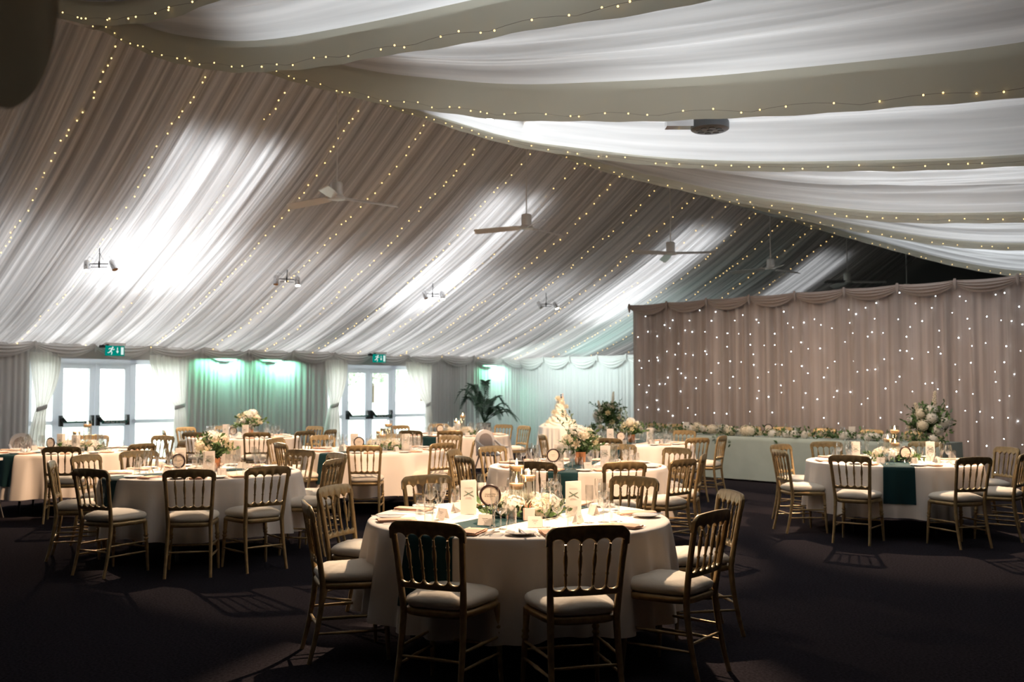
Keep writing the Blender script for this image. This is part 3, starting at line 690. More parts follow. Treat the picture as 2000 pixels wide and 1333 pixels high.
o = lamp_pair(0, (.3, .3), (1, 1))(); o.scale = (.64, .64, .64); o.location = W(8.3, 8.35, 4.84); o.rotation_euler = (0, 0, .2)
o['label'] = 'pair of lit spotlights peeping below the fourth roof drape, upper middle'
# round lamp housing seen under the hem
t = thing('stage_lamp', 'round dark grey stage lamp half hidden behind the drape hem, top right', 'stage lamp', W(8.15, 5.42, 4.07))
MB().lathe([(.17, .0), (.185, .01), (.185, .14), (.12, .18)], 32).build('housing', 'disco', t)
MB().lathe([(.155, -.004), (.16, .0)], 28).build('face_plate', 'disco', t)
for k in range(9):
    a = 2*PI*k/8; rr = .105 if k < 8 else 0
    MB().lathe([(.030, -.009), (.033, -.004)], 12, (rr*math.cos(a), rr*math.sin(a), 0)).build('lamp_cell', 'black', t)
MB().box((-.30, .0, .06), (.26, .14, .07), .0).build('mounting_box', 'chrome', t, smooth=False)
MB().tube([(0, 0, .15), (0, 0, .7)], .015, 8).build('drop_rod', 'black', t)

# ================================================================ CHAIRS
def chair():
    """faces +y; origin on the floor under the seat centre"""
    t = thing('dining_chair', '', 'chair')
    def back_y(z): return -.185 - .075*((z - .43)/.45)**1.15 if z > .43 else -.185 - .075*((.43 - z)/.43)**1.6
    def back_x(z): return .168 + .027*max(0, (z - .43)/.45) + .012*max(0, (.43 - z)/.43)
    for s in (-1, 1):
        zs = [0, .1, .2, .3, .38, .43, .48, .56, .66, .76, .82, .845]
        MB().tube([(s*back_x(z), back_y(z), z) for z in zs], [.013, .014, .0155, .0165, .0175, .018, .0175, .017, .0165, .0165, .016, .015], 8, up=(0, 1, 0)).build('leg', 'gold', t)
        rr = [(.0, .010), (.05, .012), (.12, .014), (.22, .0165), (.262, .014), (.268, .020), (.277, .020), (.283, .015), (.292, .015), (.298, .020), (.306, .020), (.314, .015), (.38, .018), (.425, .019)]
        MB().tube([(s*(.185 + .02*(1 - z/.425)), .165 + .022*(1 - z/.425), z) for z, _ in rr], [r for _, r in rr], 10, up=(0, 1, 0)).build('leg', 'gold', t)
    # seat frame: rounded outline, wider at the front
    def outline(n=40, g=0):
        out = []
        for i in range(n):
            a = 2*PI*i/n; c, s_ = math.cos(a), math.sin(a); e = .42
            x = math.copysign(abs(c)**e, c); y = math.copysign(abs(s_)**e, s_)
            out.append(((.188 + .022*y + g)*x, .195*y + g*y*.9))
        return out
    def stack(levels):
        m = MB(); n = 40; vs = []; fs = []
        for g, z in levels: vs += [(x, y, z) for x, y in outline(n, g)]
        for j in range(len(levels) - 1):
            for i in range(n): fs.append((j*n + i, j*n + (i + 1) % n, (j + 1)*n + (i + 1) % n, (j + 1)*n + i))
        fs += [tuple(range(n - 1, -1, -1)), tuple((len(levels) - 1)*n + i for i in range(n))]
        return m.add(vs, fs)
    stack([(-.01, .402), (.006, .408), (.012, .42), (.012, .432), (.006, .441), (-.004, .444)]).build('seat_frame', 'gold', t)
    # cushion
    r = random.Random(4); levels = [(-.03, .444), (-.006, .447), (.008, .457), (.012, .470), (.009, .484), (-.002, .497), (-.022, .509), (-.05, .518), (-.085, .525), (-.13, .529)]
    cu = stack(levels); cu.v = [(x + .002*math.sin(y*60), y + .002*math.sin(x*70), z + (.0025*math.sin(x*28 + 1) + .002*math.sin(y*33 + x*15) + .002*math.sin((x + y)*75) if z > .46 else 0)) for x, y, z in cu.v]
    cu.build('seat_cushion', 'cushion', t, smooth='all')
    # scalloped rails
    SP = (-.114, -.038, .038, .114)
    def rail(name, z0fn, z1fn, half, zc):
        N = 76; vs = []; fs = []; th = .011
        for i in range(N + 1):
            x = -half + 2*half*i/N; lo, hi = z0fn(x), z1fn(x); b = min(.005, (hi - lo)*.3)
            for y, z in ((-th, lo + b), (-th, hi - b), (-th + b, hi), (th - b, hi), (th, hi - b), (th, lo + b), (th - b, lo), (-th + b, lo)):
                vs.append((x, back_y(z) + y - .012*math.cos(x/half*PI/2), z))
        for i in range(N):
            for j in range(8): fs.append((i*8 + j, i*8 + (j + 1) % 8, (i + 1)*8 + (j + 1) % 8, (i + 1)*8 + j))
        fs += [tuple(range(7, -1, -1)), tuple(N*8 + j for j in range(8))]
        return MB().add(vs, fs).build(name, 'gold', t)
    def arch(x, sc_):
        e = [-.19*sc_] + [q*sc_ for q in SP] + [.19*sc_]
        for a, b in zip(e, e[1:]):
            if a <= x <= b: f = (x - a)/(b - a); return (1 - abs(2*f - 1)**2.2)**.6
        return 0
    rail('top_rail', lambda x: (.790 + .033*arch(x, 1.0)) if abs(x) < .186 else .79 + .0*x, lambda x: .890 - .010*(abs(x)/.2)**2 - (.030*max(0, (abs(x) - .165)/.046)**2.2), .211, .84)
    rail('lower_rail', lambda x: .545, lambda x: (.604 - .030*arch(x, .9)) if abs(x) < .168 else .598, .181, .57)
    for q in SP:
        pr = [(0, .006), (.02, .0075), (.05, .0065), (.058, .0105), (.066, .0065), (.085, .0075), (.12, .0115), (.145, .0105), (.165, .0065), (.172, .0105), (.18, .0065), (.205, .006)]
        pth = []
        for h, _ in pr:
            z = .592 + h; f = h/.205; x = q*(.9 + .10*f); pth.append((x, back_y(z) - .012*math.cos(x/.2*PI/2), z))
        MB().tube(pth, [a for _, a in pr], 8, up=(0, 1, 0)).build('spindle', 'gold', t)
    def bar(a, b, r0=.0085):
        a = Vector(a); b = Vector(b); f = [0, .1, .3, .45, .47, .5, .53, .55, .7, .9, 1]
        rr = [.9, .85, 1, 1.1, 1.35, 1.1, 1.35, 1.1, 1, .85, .9]
        MB().tube([a.lerp(b, k) for k in f], [r0*k for k in rr], 8).build('stretcher', 'gold', t)
    for s in (-1, 1):
        bar((s*back_x(.25), back_y(.25), .25), (s*.195, .178, .25)); bar((s*back_x(.165), back_y(.165), .165), (s*.198, .182, .165))
    bar((-.195, .178, .205), (.195, .178, .205)); bar((-.174, -.21, .205), (.174, -.21, .205))
    return t
CH = Pool(chair)
DIRS = {0: 'right side', 30: 'right rear', 60: 'far right', 90: 'far side', 120: 'far left', 150: 'left rear', 180: 'left side', 210: 'left front', 240: 'near left', 270: 'near side', 300: 'near right', 330: 'right front'}
rz_ = random.Random(21)
for k, T in TABLES.items():
    used = {}; allp = sorted(T['chairs'], key=lambda q: q[0] % 360); T['place'] = {}
    angs = [(a, 'c') for a, _ in T['chairs']] + [(a, 'x') for a in T['extra']]
    for a, _ in sorted(angs, key=lambda q: abs(((q[0] % 360) + 15) % 30 - 15)):
        best = min((d for d in DIRS if d not in used), key=lambda d: abs((a - d + 180) % 360 - 180)); used[best] = a; T['place'][a] = DIRS[best]
    for a, r_ in T['chairs']:
        back = off(T['c'], a, r_); face = a + 180 + rz_.uniform(-6, 6); fx, fy = math.cos(math.radians(face)), math.sin(math.radians(face))
        CH.put((back[0] + fx*.265, back[1] + fy*.265, 0), math.radians(face - 90), 'gold spindle-back chair with cream cushion, %s of %s' % (T['place'][a], T['say']), 'gold chairs around ' + T['say'])

# ================================================================ TABLES
def cloth_fn(seed, R=.915, zt=.75, zb=.20):
    r = random.Random(seed); K = [(r.randint(6, 9), r.uniform(0, 6.3), .9), (r.randint(12, 15), r.uniform(0, 6.3), .9), (r.randint(19, 24), r.uniform(0, 6.3), .7), (r.randint(31, 37), r.uniform(0, 6.3), .3)]
    def rad(th, t):
        s = sum(a*math.sin(k*th + p) for k, p, a in K)/2.1
        fold = math.tanh(1.9*s)
        return R + .012 + t**.8*.040 + t**.75*.058*fold + t*.012*math.sin(3*th + K[0][1])
    def pt(th, t, lift=0):
        """t 0 at the rim .. 1 at the hem"""
        z = zt - .012 - t*(zt - .012 - zb - .012*math.sin(5*th + K[1][1])); q = rad(th, t) + lift
        return (q*math.cos(th), q*math.sin(th), z)
    return pt
def round_cloth(seed, R=.915, zb=.20):
    pt = cloth_fn(seed, R, .75, zb); N = 240; rows = 16; vs = []; fs = []
    for rr, z in ((.02, .75), (R*.5, .75), (R - .02, .75), (R - .004, .7485), (R + .006, .744)):
        vs += [(rr*math.cos(2*PI*i/N), rr*math.sin(2*PI*i/N), z) for i in range(N)]
    for j in range(rows + 1): vs += [pt(2*PI*i/N, j/rows) for i in range(N)]
    K = 5 + rows + 1
    for j in range(K - 1):
        for i in range(N): fs.append((j*N + i, (j + 1)*N + i, (j + 1)*N + (i + 1) % N, j*N + (i + 1) % N))
    fs.append(tuple(range(N)))
    return MB().add(vs, fs), pt
def runner_mesh(pt, ang, R=.915, half=.155, dropf=.62):
    """strip across the top and down both sides, following the cloth"""
    m = MB(); a0 = math.radians(ang); d = Vector((math.cos(a0), math.sin(a0), 0)); n = Vector((-d.y, d.x, 0)); cols = 14; secs = []
    rim = R + .004
    def side(sg):
        out = []
        for j in range(13):
            t = dropf*j/12; row = []
            for i in range(cols + 1):
                o = -half + 2*half*i/cols; th = (a0 if sg > 0 else a0 + PI) + math.asin(max(-1, min(1, o*sg/rim)))
                row.append(Vector(pt(th, t, .008 + .004*math.sin(o*30)*t)))
            out.append(row)
        return out
    fwd, bwd = side(1), side(-1)
    top = []
    for j in range(25):
        f = 1 - 2*j/24; row = []
        for i in range(cols + 1):
            o = -half + 2*half*i/cols; L = math.sqrt(rim*rim - o*o); row.append(d*(L*f) + n*o + Vector((0, 0, .7535 - (.004 if abs(f) == 1 else 0))))
        top.append(row)
    rows = list(reversed(fwd)) + top + bwd; k = cols + 1
    return m.add([p for r_ in rows for p in r_], [(j*k + i, j*k + i + 1, (j + 1)*k + i + 1, (j + 1)*k + i) for j in range(len(rows) - 1) for i in range(cols)])
def table_frame():
    t = thing('round_table', '', 'table')
    MB().lathe([(.88, .715), (.90, .72), (.90, .738), (.88, .742)], 48).build('tabletop', 'woodboard', t)
    for sx in (-1, 1):
        for sy in (-1, 1): MB().tube([(sx*.42, sy*.50, 0), (sx*.42, sy*.50, .03), (sx*.42, sy*.46, .72)], [.016, .018, .018], 4).build('leg', 'tableleg', t, smooth=False)
    for sx in (-1, 1): MB().tube([(sx*.42, -.49, .2), (sx*.42, .49, .2)], .012, 6).build('cross_brace', 'tableleg', t)
    return t
TF = Pool(table_frame); CL = {}
for i, (k, T) in enumerate(TABLES.items()):
    c = T['c']; TF.put((*c, 0), rz_.uniform(0, 3), 'black-legged round folding table under the cloth of %s' % T['say'], 'round folding tables')
    m, pt = round_cloth(40 + i, zb=.215 if k == 'T1' else .22); o = m.build('tablecloth', 'cloth', smooth='all'); o.location = (*c, 0)
    tag(o, 'ivory floor-skimming tablecloth draped over %s' % T['say'], 'tablecloth', 'round ivory tablecloths'); CL[k] = pt
    if T['run'] is not None:
        o = runner_mesh(pt, T['run'], half=.15, dropf=.72 if k != 'T3' else .7).build('table_runner', 'runner', smooth='all'); o.location = (*c, 0)
        tag(o, 'dark teal runner laid across and hanging down %s' % T['say'], 'table runner', 'dark teal table runners')

# ================================================================ TABLEWARE
def wine_glass():
    t = thing('wine_glass', '', 'glass')
    MB().lathe([(.034, .0), (.035, .002), (.02, .004), (.006, .008), (.004, .02), (.0036, .07), (.005, .082)], 16, cap1=False).build('stem', 'glass', t)
    MB().lathe([(.005, .082), (.020, .092), (.031, .108), (.036, .128), (.036, .145), (.033, .17), (.030, .188)], 20, cap0=False, cap1=False).build('bowl', 'glass', t); return t
def flute():
    t = thing('champagne_flute', '', 'glass')
    MB().lathe([(.031, 0), (.032, .002), (.016, .004), (.005, .008), (.004, .02), (.004, .075), (.005, .085)], 16, cap1=False).build('stem', 'glass', t)
    MB().lathe([(.005, .085), (.012, .098), (.020, .125), (.0245, .155), (.025, .185), (.023, .222)], 20, cap0=False, cap1=False).build('bowl', 'glass', t); return t
def tumbler():
    return MB().lathe([(.028, .0), (.028, .012), (.029, .013), (.031, .125)], 20, cap1=False).build('tumbler', 'glass')
def tag_pool(mk, cat):
    def f(): o = mk(); o['category'] = cat; o['label'] = ''; return o
    return Pool(f)
def side_plate(): return MB().lathe([(.045, .0), (.05, .003), (.082, .013), (.086, .014), (.084, .016), (.05, .0065), (.001, .006)], 32, cap1=False).build('side_plate', 'plate')
def napkin():
    m = MB()
    for j, (dz, sh) in enumerate(((0, 0), (.006, .004), (.012, -.003))):
        def f(a, b, dz=dz, sh=sh): 
            return (-.055 + .11*a + sh, -.115 + .23*b + sh, .002 + dz + .0035*math.sin(PI*a)*(1 - .5*b) + (.004*math.sin(b*9 + j) if b > .8 else 0))
        m.grid(f, 6, 12)
    m.box((0, 0, .004), (.105, .225, .006)); m.tube([(-.052, -.113, .008), (-.052, .113, .008)], .0065, 8); 
    m.tube([(-.05, -.112, .008), (-.02, -.118, .012), (.02, -.112, .008), (.05, -.116, .011)], [.005, .007, .005, .003], 6)
    return m.build('folded_napkin', 'napkin', smooth='all')
def fork():
    m = MB(); m.tube([(0, -.10, .004), (0, -.05, .005), (0, .02, .006), (0, .045, .008)], [.0055, .0045, .0025, .003], 6, flat=.4)
    m.box((0, .055, .0065), (.019, .018, .0018))
    for k in range(4): m.tube([(-.0078 + .0052*k, .062, .0065), (-.0078 + .0052*k, .085, .0045), (-.0072 + .0048*k, .10, .008)], .0012, 4)
    return m.build('fork', 'steel')
def knife():
    m = MB(); m.tube([(0, -.11, .004), (0, -.06, .005), (0, -.01, .005)], [.006, .0055, .0045], 6, flat=.5); m.add([(-.003, -.01, .004), (.008, -.008, .004), (.009, .07, .004), (.003, .11, .004), (-.003, .09, .004), (-.003, -.01, .006), (.007, -.008, .005), (.008, .07, .005), (.003, .108, .0055), (-.003, .09, .006)], [(0, 1, 2, 3, 4), (9, 8, 7, 6, 5), (0, 5, 6, 1), (1, 6, 7, 2), (2, 7, 8, 3), (3, 8, 9, 4), (4, 9, 5, 0)])
    return m.build('knife', 'steel', smooth=False)
def spoon():
    m = MB(); m.tube([(0, -.09, .004), (0, -.02, .006), (0, .045, .008)], [.0055, .004, .0028], 6, flat=.45)
    m.grid(lambda a, b: (.021*(2*a - 1)*math.sin(PI*min(.98, b*.95 + .04))**.6, .045 + .06*b, .006 + .007*(2*a - 1)**2*math.sin(PI*b) - .004*math.sin(PI*b) + .004), 6, 8); return m.build('spoon', 'steel')
def place_card():
    t = thing('place_card', '', 'place card'); m = MB(); w_, h = .042, .062
    m.add([(-w_, -.022, 0), (w_, -.022, 0), (w_, 0, h), (-w_, 0, h), (w_, .022, 0), (-w_, .022, 0), (-w_, -.0212, 0), (w_, -.0212, 0), (w_, 0, h - .001), (-w_, 0, h - .001), (w_, .0212, 0), (-w_, .0212, 0)], [(0, 1, 2, 3), (3, 2, 4, 5), (9, 8, 7, 6), (11, 10, 8, 9)])
    m.build('folded_card', 'card', t, smooth=False)
    l = MB()
    for z, a in ((.040, .018), (.032, .012), (.022, .004)):
        y = -.022*(1 - z/h) - .0008; l.box((0, y, z), (a*2, .0005, .0016))
    l.build('written_name', 'greyink', t, smooth=False); return t
PW, PFl, PT = Pool(wine_glass), Pool(flute), tag_pool(tumbler, 'glass')
PP, PN, PK, PFo, PSp, PC = tag_pool(side_plate, 'plate'), tag_pool(napkin, 'napkin'), tag_pool(knife, 'knife'), tag_pool(fork, 'fork'), tag_pool(spoon, 'spoon'), Pool(place_card)
sr = random.Random(33)
def setting(c, ang, R_in, where, grp, lvl, zt=.7525, dr=0):
    """one place setting; ang points from the table centre to the guest"""
    a = math.radians(ang); o = Vector((math.cos(a), math.sin(a), 0)); rt = Vector((-o.y, o.x, 0)) ; C0 = Vector((c[0], c[1], 0))   # rt: guest's right
    def at(r_, s_): p = C0 + o*(R_in - r_ + sr.uniform(-.008, .008)) + rt*(s_ + sr.uniform(-.008, .008)); return (p.x, p.y, zt)
    rot = a + PI/2  # local +y towards the centre, local x along guest's right
    rot = math.atan2(-o.y, -o.x) - PI/2; j = lambda q=.12: rot + sr.uniform(-q, q)
    PN.put(at(.145, 0), j(), 'folded peach napkin at the %s' % where, 'peach napkins on ' + grp)
    PP.put(at(.13, -.165), j(), 'white side plate at the %s' % where, 'side plates on ' + grp)
    PC.put(at(.43 + sr.uniform(-.03, .03), -.02 + sr.uniform(-.04, .04)), (rot + PI if False else rot) + sr.uniform(-.5, .5), 'white folded place card at the %s' % where, 'place cards on ' + grp)
    PW.put(at(.33, .10), 0, 'wine glass at the %s' % where, 'wine glasses on ' + grp)
    PFl.put(at(.385, .03 + .0), 0, 'champagne flute at the %s' % where, 'champagne flutes on ' + grp)
    PT.put(at(.30, .175), 0, 'straight tumbler at the %s' % where, 'tumblers on ' + grp)
    if lvl > 0:
        PK.put(at(.15, .085), j(.03), 'dinner knife right of the napkin, %s' % where, 'knives on ' + grp); PFo.put(at(.15, -.075), j(.03), 'dinner fork left of the napkin, %s' % where, 'forks on ' + grp)
    if lvl > 1:
        PK.put((lambda p: (p[0], p[1], zt + .014))(at(.13, -.165)), j(.3), 'butter knife resting on the side plate, %s' % where, 'butter knives on ' + grp)
        PSp.put(at(.17, .112), j(.03), 'dessert spoon at the %s' % where, 'spoons on ' + grp)
        PFo.put(at(.165, -.10), j(.03), 'outermost starter fork, %s' % where, 'starter forks on ' + grp)
LV = dict(T1=2, T2=1, T7=1, T9=1)
for k, T in TABLES.items():
    for a in [q for q, _ in T['chairs']] + T['extra']:
        setting(T['c'], a, .90, '%s of %s' % (T['place'][a], T['say']), T['say'], LV.get(k, 0))

# ---- menus, signs, candles, jugs
def menu():
    t = thing('menu_card', '', 'menu'); w_, h = .05, .21
    m = MB(); m.add([(-w_, -.012, 0), (w_, -.03, 0), (w_, -.03, h), (-w_, -.012, h), (w_*.9, .035, 0), (w_*.9, .035, h*1.012), (-w_, -.010, 0), (w_ - .002, -.028, 0), (w_ - .002, -.028, h), (-w_, -.010, h)], [(0, 1, 2, 3), (9, 8, 7, 6), (0, 3, 5, 4), (4, 5, 9, 6)])
    m.build('folded_card', 'card', t, smooth=False)
    def f(x, z): return (x, -.0215 - .18*x - .0015, z)
    r_ = MB()
    for a, b in (((-.030, .115), (.028, .145)), ((.034, .112), (-.024, .146)), ((-.012, .120), (.0, .132)), ((.016, .120), (.0, .132))):
        r_.tube([f(*a), f((a[0] + b[0])/2, (a[1] + b[1])/2 - .001), f(*b)], .0014, 5)
    r_.build('ribbon_bow', 'ribbon', t); l = MB()
    for z, ww in ((.165, .026), (.105, .016), (.098, .022)): l.obox(f(-ww, z), Vector(f(ww, z)) - Vector(f(-ww, z)), (0, .0005, 0), (0, 0, .0013))
    l.build('lettering', 'greyink', t, smooth=False); return t
PM = Pool(menu)
def sign(text, label, loc, rz, size=.0195, stand=.018, dia=.066):
    t = thing('table_name_sign', label, 'table sign', loc, rz, 'round table name signs'); zc = stand + dia
    MB().tube([(dia*.90*math.cos(2*PI*i/40), 0, zc + dia*.90*math.sin(2*PI*i/40)) for i in range(41)], dia*.115, 8, cap=False, up=(0, 1, 0)).build('wooden_ring', 'ring', t)
    d = MB(); n = 40; R_ = dia*.86
    d.add([(R_*math.cos(2*PI*i/n), y, zc + R_*math.sin(2*PI*i/n)) for y in (-.002, .002) for i in range(n)], [tuple(range(n)), tuple(range(2*n - 1, n - 1, -1))] + [(i, n + i, n + (i + 1) % n, (i + 1) % n) for i in range(n)]); d.build('paper_disc', 'paper', t, smooth=False)
    s = MB(); s.tube([(-.03, -.02, 0), (-.005, 0, stand + .004), (0, .0, stand + .01)], .0022, 6); s.tube([(.03, -.02, 0), (.005, 0, stand + .004)], .0022, 6); s.tube([(0, .035, 0), (0, .004, stand + .01)], .0022, 6); s.ball((0, -.002, stand + .004), .006, 8, 6); s.build('wire_stand', 'steel', t)
    if text: text_mesh(text, size, 'ink', t, (0, -.0026, zc), (PI/2, 0, 0), space=.95, ext=.0002, bold=.0)
    else:
        l = MB(); l.box((0, -.0024, zc + .008), (.05, .0004, .003)); l.box((0, -.0024, zc - .006), (.036, .0004, .003)); l.build('lettering', 'greyink', t, smooth=False)
    return t
def candle(h, r_=.048):
    def mk():
        t = thing('floating_candle_vase', '', 'candle vase'); f = h*.84
        MB().lathe([(r_, 0), (r_, h)], 28, cap1=False).build('glass_cylinder', 'glass', t)
        MB().lathe([(r_ - .003, .004), (r_ - .003, f)], 24).build('water', 'water', t)
        c = MB().lathe([(r_*.62, f - .026), (r_*.90, f - .014), (r_*.97, f + .006), (r_*.93, f + .010), (r_*.2, f + .008)], 24).build('candle', 'wax', t)
        MB().lathe([(.001, f + .010), (.006, f + .018), (.007, f + .026), (.004, f + .040), (.0005, f + .055)], 10).build('flame', 'flame', c); return t
    return mk
CD = {h: Pool(candle(h)) for h in (.34, .27, .22)}
def jug():
    t = thing('water_jug', '', 'jug')
    MB().lathe([(.052, 0), (.056, .01), (.060, .04), (.054, .10), (.042, .15), (.040, .165), (.043, .19), (.046, .195)], 24, cap1=False).build('jug_body', 'glass', t)
    MB().lathe([(.050, .006), (.057, .04), (.050, .10), (.043, .13)], 20).build('water', 'water', t)
    MB().tube([(.040, 0, .17), (.07, 0, .185), (.088, 0, .16), (.085, 0, .11), (.068, 0, .07), (.057, 0, .06)], [.007, .008, .008, .008, .007, .006], 8).build('handle', 'glass', t); return t
PJ = Pool(jug)
def teacup():
    t = thing('bowl_stack', '', 'china'); 
    for k in range(2): MB().lathe([(.02, .0 + .012*k), (.03, .004 + .012*k), (.042, .03 + .012*k), (.046, .045 + .012*k), (.044, .045 + .012*k), (.028, .01 + .012*k)], 20).build('bowl', 'plate', t)
    return t

# ================================================================ FLOWERS
def fl_hydrangea(R_, seed):
    r = random.Random(seed); m = MB(); m.ball((0, 0, 0), R_*.80, 12, 8, .85)
    for k in range(64):
        z = 1 - 1.75*(k + .5)/64; a = k*2.39996; s = math.sqrt(max(0, 1 - z*z)); n = Vector((s*math.cos(a), s*math.sin(a), z*.88)); c = n*(R_*r.uniform(.90, 1.04))
        x = n.orthogonal().normalized(); y = n.cross(x); q = r.uniform(0, 1.5); pz = R_*.20
        for j in range(4):
            b = q + j*PI/2; d = x*math.cos(b) + y*math.sin(b); e = x*-math.sin(b) + y*math.cos(b)
            m.add([c, c + d*pz*.6 + e*pz*.5 + n*pz*.18, c + d*pz*1.05 + n*pz*.05, c + d*pz*.6 - e*pz*.5 + n*pz*.18], [(0, 1, 2, 3)])
    return m
def fl_rose(R_, seed):
    r = random.Random(seed); m = MB()
    for ring, (rad, ht, op, n) in enumerate(((.28, .95, .05, 3), (.52, .90, .18, 4), (.78, .78, .45, 5), (1.0, .55, .85, 6))):
        for j in range(n):
            a0 = 2*PI*(j + r.uniform(-.1, .1))/n + ring*.7; wd = 2*PI/n*.72
            def f(a, b, a0=a0, wd=wd, rad=rad, ht=ht, op=op):
                th = a0 + wd*(a - .5)*(.55 + .45*math.sin(PI*min(1, b*.8 + .2))); q = R_*rad*(.25 + .75*b**.6) + R_*.15*op*b**3
                z = R_*(-.5 + (ht + .5)*b**.85) - R_*op*.25*b**4 - R_*.12*(2*a - 1)**2*b
                return (q*math.cos(th), q*math.sin(th), z)
            m.grid(f, 4, 4)
    m.ball((0, 0, R_*.1), R_*.25, 8, 6); return m
def fl_spray(R_, seed):
    r = random.Random(seed); m = MB()
    for k in range(26):
        d = Vector((r.gauss(0, 1), r.gauss(0, 1), abs(r.gauss(0, 1)) + .2)).normalized(); c = d*R_*r.uniform(.5, 1.05)
        m.tube([d*R_*.1, c], R_*.012, 3, cap=False)
        for j in range(5):
            a = 2*PI*j/5; x = d.orthogonal().normalized(); y = d.cross(x); e = x*math.cos(a) + y*math.sin(a); f = x*math.cos(a + .6) + y*math.sin(a + .6)
            m.add([c, c + e*R_*.12, c + (e + f)*.5*R_*.19 + d*R_*.03, c + f*R_*.12], [(0, 1, 2, 3)])
    return m
def leafy(pts, seed, n, size, spread=(1, 1, 1), up=.3):
    """leaves along the given stems"""
    r = random.Random(seed); m = MB()
    for p0, p1 in pts:
        p0 = Vector(p0); p1 = Vector(p1); mid = (p0 + p1)/2 + Vector((0, 0, .12*(p1 - p0).length))
        crv = [p0.lerp(mid, t/4).lerp(mid.lerp(p1, t/4), t/4) for t in range(5)]
        m.tube(crv, [.0028, .0025, .002, .0015, .001], 4, cap=False)
        for k in range(n):
            t = (k + 1)/n*.95 + .03; q = p0.lerp(mid, t).lerp(mid.lerp(p1, t), t); ax = (p1 - p0).normalized()
            d = (ax*.6 + Vector((r.gauss(0, 1), r.gauss(0, 1), r.gauss(0, .7) + up))).normalized(); w_ = d.orthogonal().normalized(); w_ = (w_*math.cos(k) + d.cross(w_)*math.sin(k)); L_ = size*r.uniform(.65, 1.2); nn = d.cross(w_)
            m.add([q, q + d*L_*.35 + w_*L_*.22, q + d*L_*.7 + w_*L_*.17 - nn*L_*.05, q + d*L_ - nn*L_*.14, q + d*L_*.7 - w_*L_*.17 - nn*L_*.05, q + d*L_*.35 - w_*L_*.22, q + d*L_*.5 + nn*L_*.05], [(0, 1, 6), (1, 2, 6), (2, 3, 6), (3, 4, 6), (4, 5, 6), (5, 0, 6)])
    return m
BL = {}
def bloom(kind, R_, mat, parent, loc, rot=(0, 0, 0)):
    key = (kind, mat)
    if key not in BL: BL[key] = {'h': fl_hydrangea, 'r': fl_rose, 's': fl_spray}[kind](.05, len(BL)).mesh('bloom', 'all'); BL[key].materials.append(M[mat])
    nm = {'h': 'hydrangea_bloom', 'r': 'rose_bloom', 's': 'blossom_spray'}[kind]
    o = bpy.data.objects.new(nm, BL[key]); C.objects.link(o); o.parent = parent; o.location = loc; o.rotation_euler = rot; s = R_/.05*1.22; o.scale = (s, s, s); return o
def dome_blooms(t, spec, seed, rx, rz__, zc, zmin=-.2):
    r = random.Random(seed); n = len(spec)
    for i, (kd, R_, mt) in enumerate(spec):
        z = 1 - (1 - zmin)*(i + .35)/n; a = i*2.39996 + seed; s = math.sqrt(max(0, 1 - z*z)); p = (rx*s*math.cos(a), rx*s*math.sin(a), zc + rz__*z)
        tilt = math.acos(max(-1, min(1, z))); bloom(kd, R_, mt, t, p, (0, tilt*.9, a))
def vase_flowers(label, loc, seed, s=1.0, tall=False, vase='copper'):
    t = thing('flower_arrangement', label, 'flowers', loc, seed*1.1, 'table centrepieces'); r = random.Random(seed); vh = .12*s
    MB().lathe([(.045*s, 0), (.05*s, .02*s), (.056*s, vh), (.053*s, vh), (.045*s, vh*.9)], 20).build('vase', vase, t)
    st = []
    for k in range(30):
        a = r.uniform(0, 2*PI); e = r.uniform(-.25, 1.0); q = r.uniform(.16, .235)*s
        st.append(((0, 0, vh*.9), (q*math.cos(a)*math.cos(e), q*math.sin(a)*math.cos(e), vh + .05*s + q*math.sin(e)*.95)))
    f = leafy(st, seed, 11, .062*s); f.build('foliage', 'leaf', t, smooth='all')['kind'] = 'stuff'
    if tall:
        g = leafy([((0, 0, vh), (-.16*s, .03, vh + .36*s)), ((0, 0, vh), (-.21*s, -.02, vh + .30*s)), ((0, 0, vh), (.20*s, .02, vh + .14*s)), ((0, 0, vh), (-.10*s, .05, vh + .38*s))], seed + 5, 16, .045*s, up=.6)
        t.rotation_euler = (0, 0, 0); g.build('eucalyptus_stems', 'leafg', t, smooth='all')
    dome_blooms(t, [('h', .062*s, 'petalw'), ('h', .052*s, 'petal'), ('r', .042*s, 'petalw'), ('r', .04*s, 'petal'), ('s', .06*s, 'petaly'), ('h', .055*s, 'petal'), ('s', .06*s, 'petaly'), ('r', .04*s, 'petalw'), ('r', .036*s, 'petal'), ('s', .062*s, 'petaly'), ('s', .055*s, 'petalw')], seed, .135*s, .13*s, vh + .06*s, -.15)
    return t
def low_flowers(label, loc, seed, s=1.0, gap=.07):
    t = thing('flower_ring', label, 'flowers', loc, 0, 'low flower rings'); r = random.Random(seed)
    MB().lathe([(.20*s, 0), (.215*s, .004), (.215*s, .012), (.205*s, .013), (.20*s, .006)], 40).build('tray', 'tray', t)
    st = []
    for k in range(34):
        a = 2*PI*k/34 + r.uniform(-.1, .1); q = r.uniform(.17, .31)*s; st.append(((.12*s*math.cos(a), .12*s*math.sin(a), .012), (q*math.cos(a + r.uniform(-.3, .3)), q*math.sin(a), r.uniform(.01, .07))))
    leafy(st, seed, 8, .068*s).build('foliage', 'leaf', t, smooth='all')['kind'] = 'stuff'
    for k in range(12):
        a = 2*PI*k/12 + r.uniform(-.12, .12); q = .15*s*r.uniform(.92, 1.1); kd, R_, mt = [('h', .068, 'petalw'), ('r', .045, 'petal'), ('h', .06, 'petal'), ('s', .055, 'petaly')][k % 4]
        bloom(kd, R_*s, mt, t, (q*math.cos(a), q*math.sin(a), .055*s + r.uniform(0, .02)), (.35*math.sin(-a), .35*math.cos(a), a))
    return t
ZT = .754
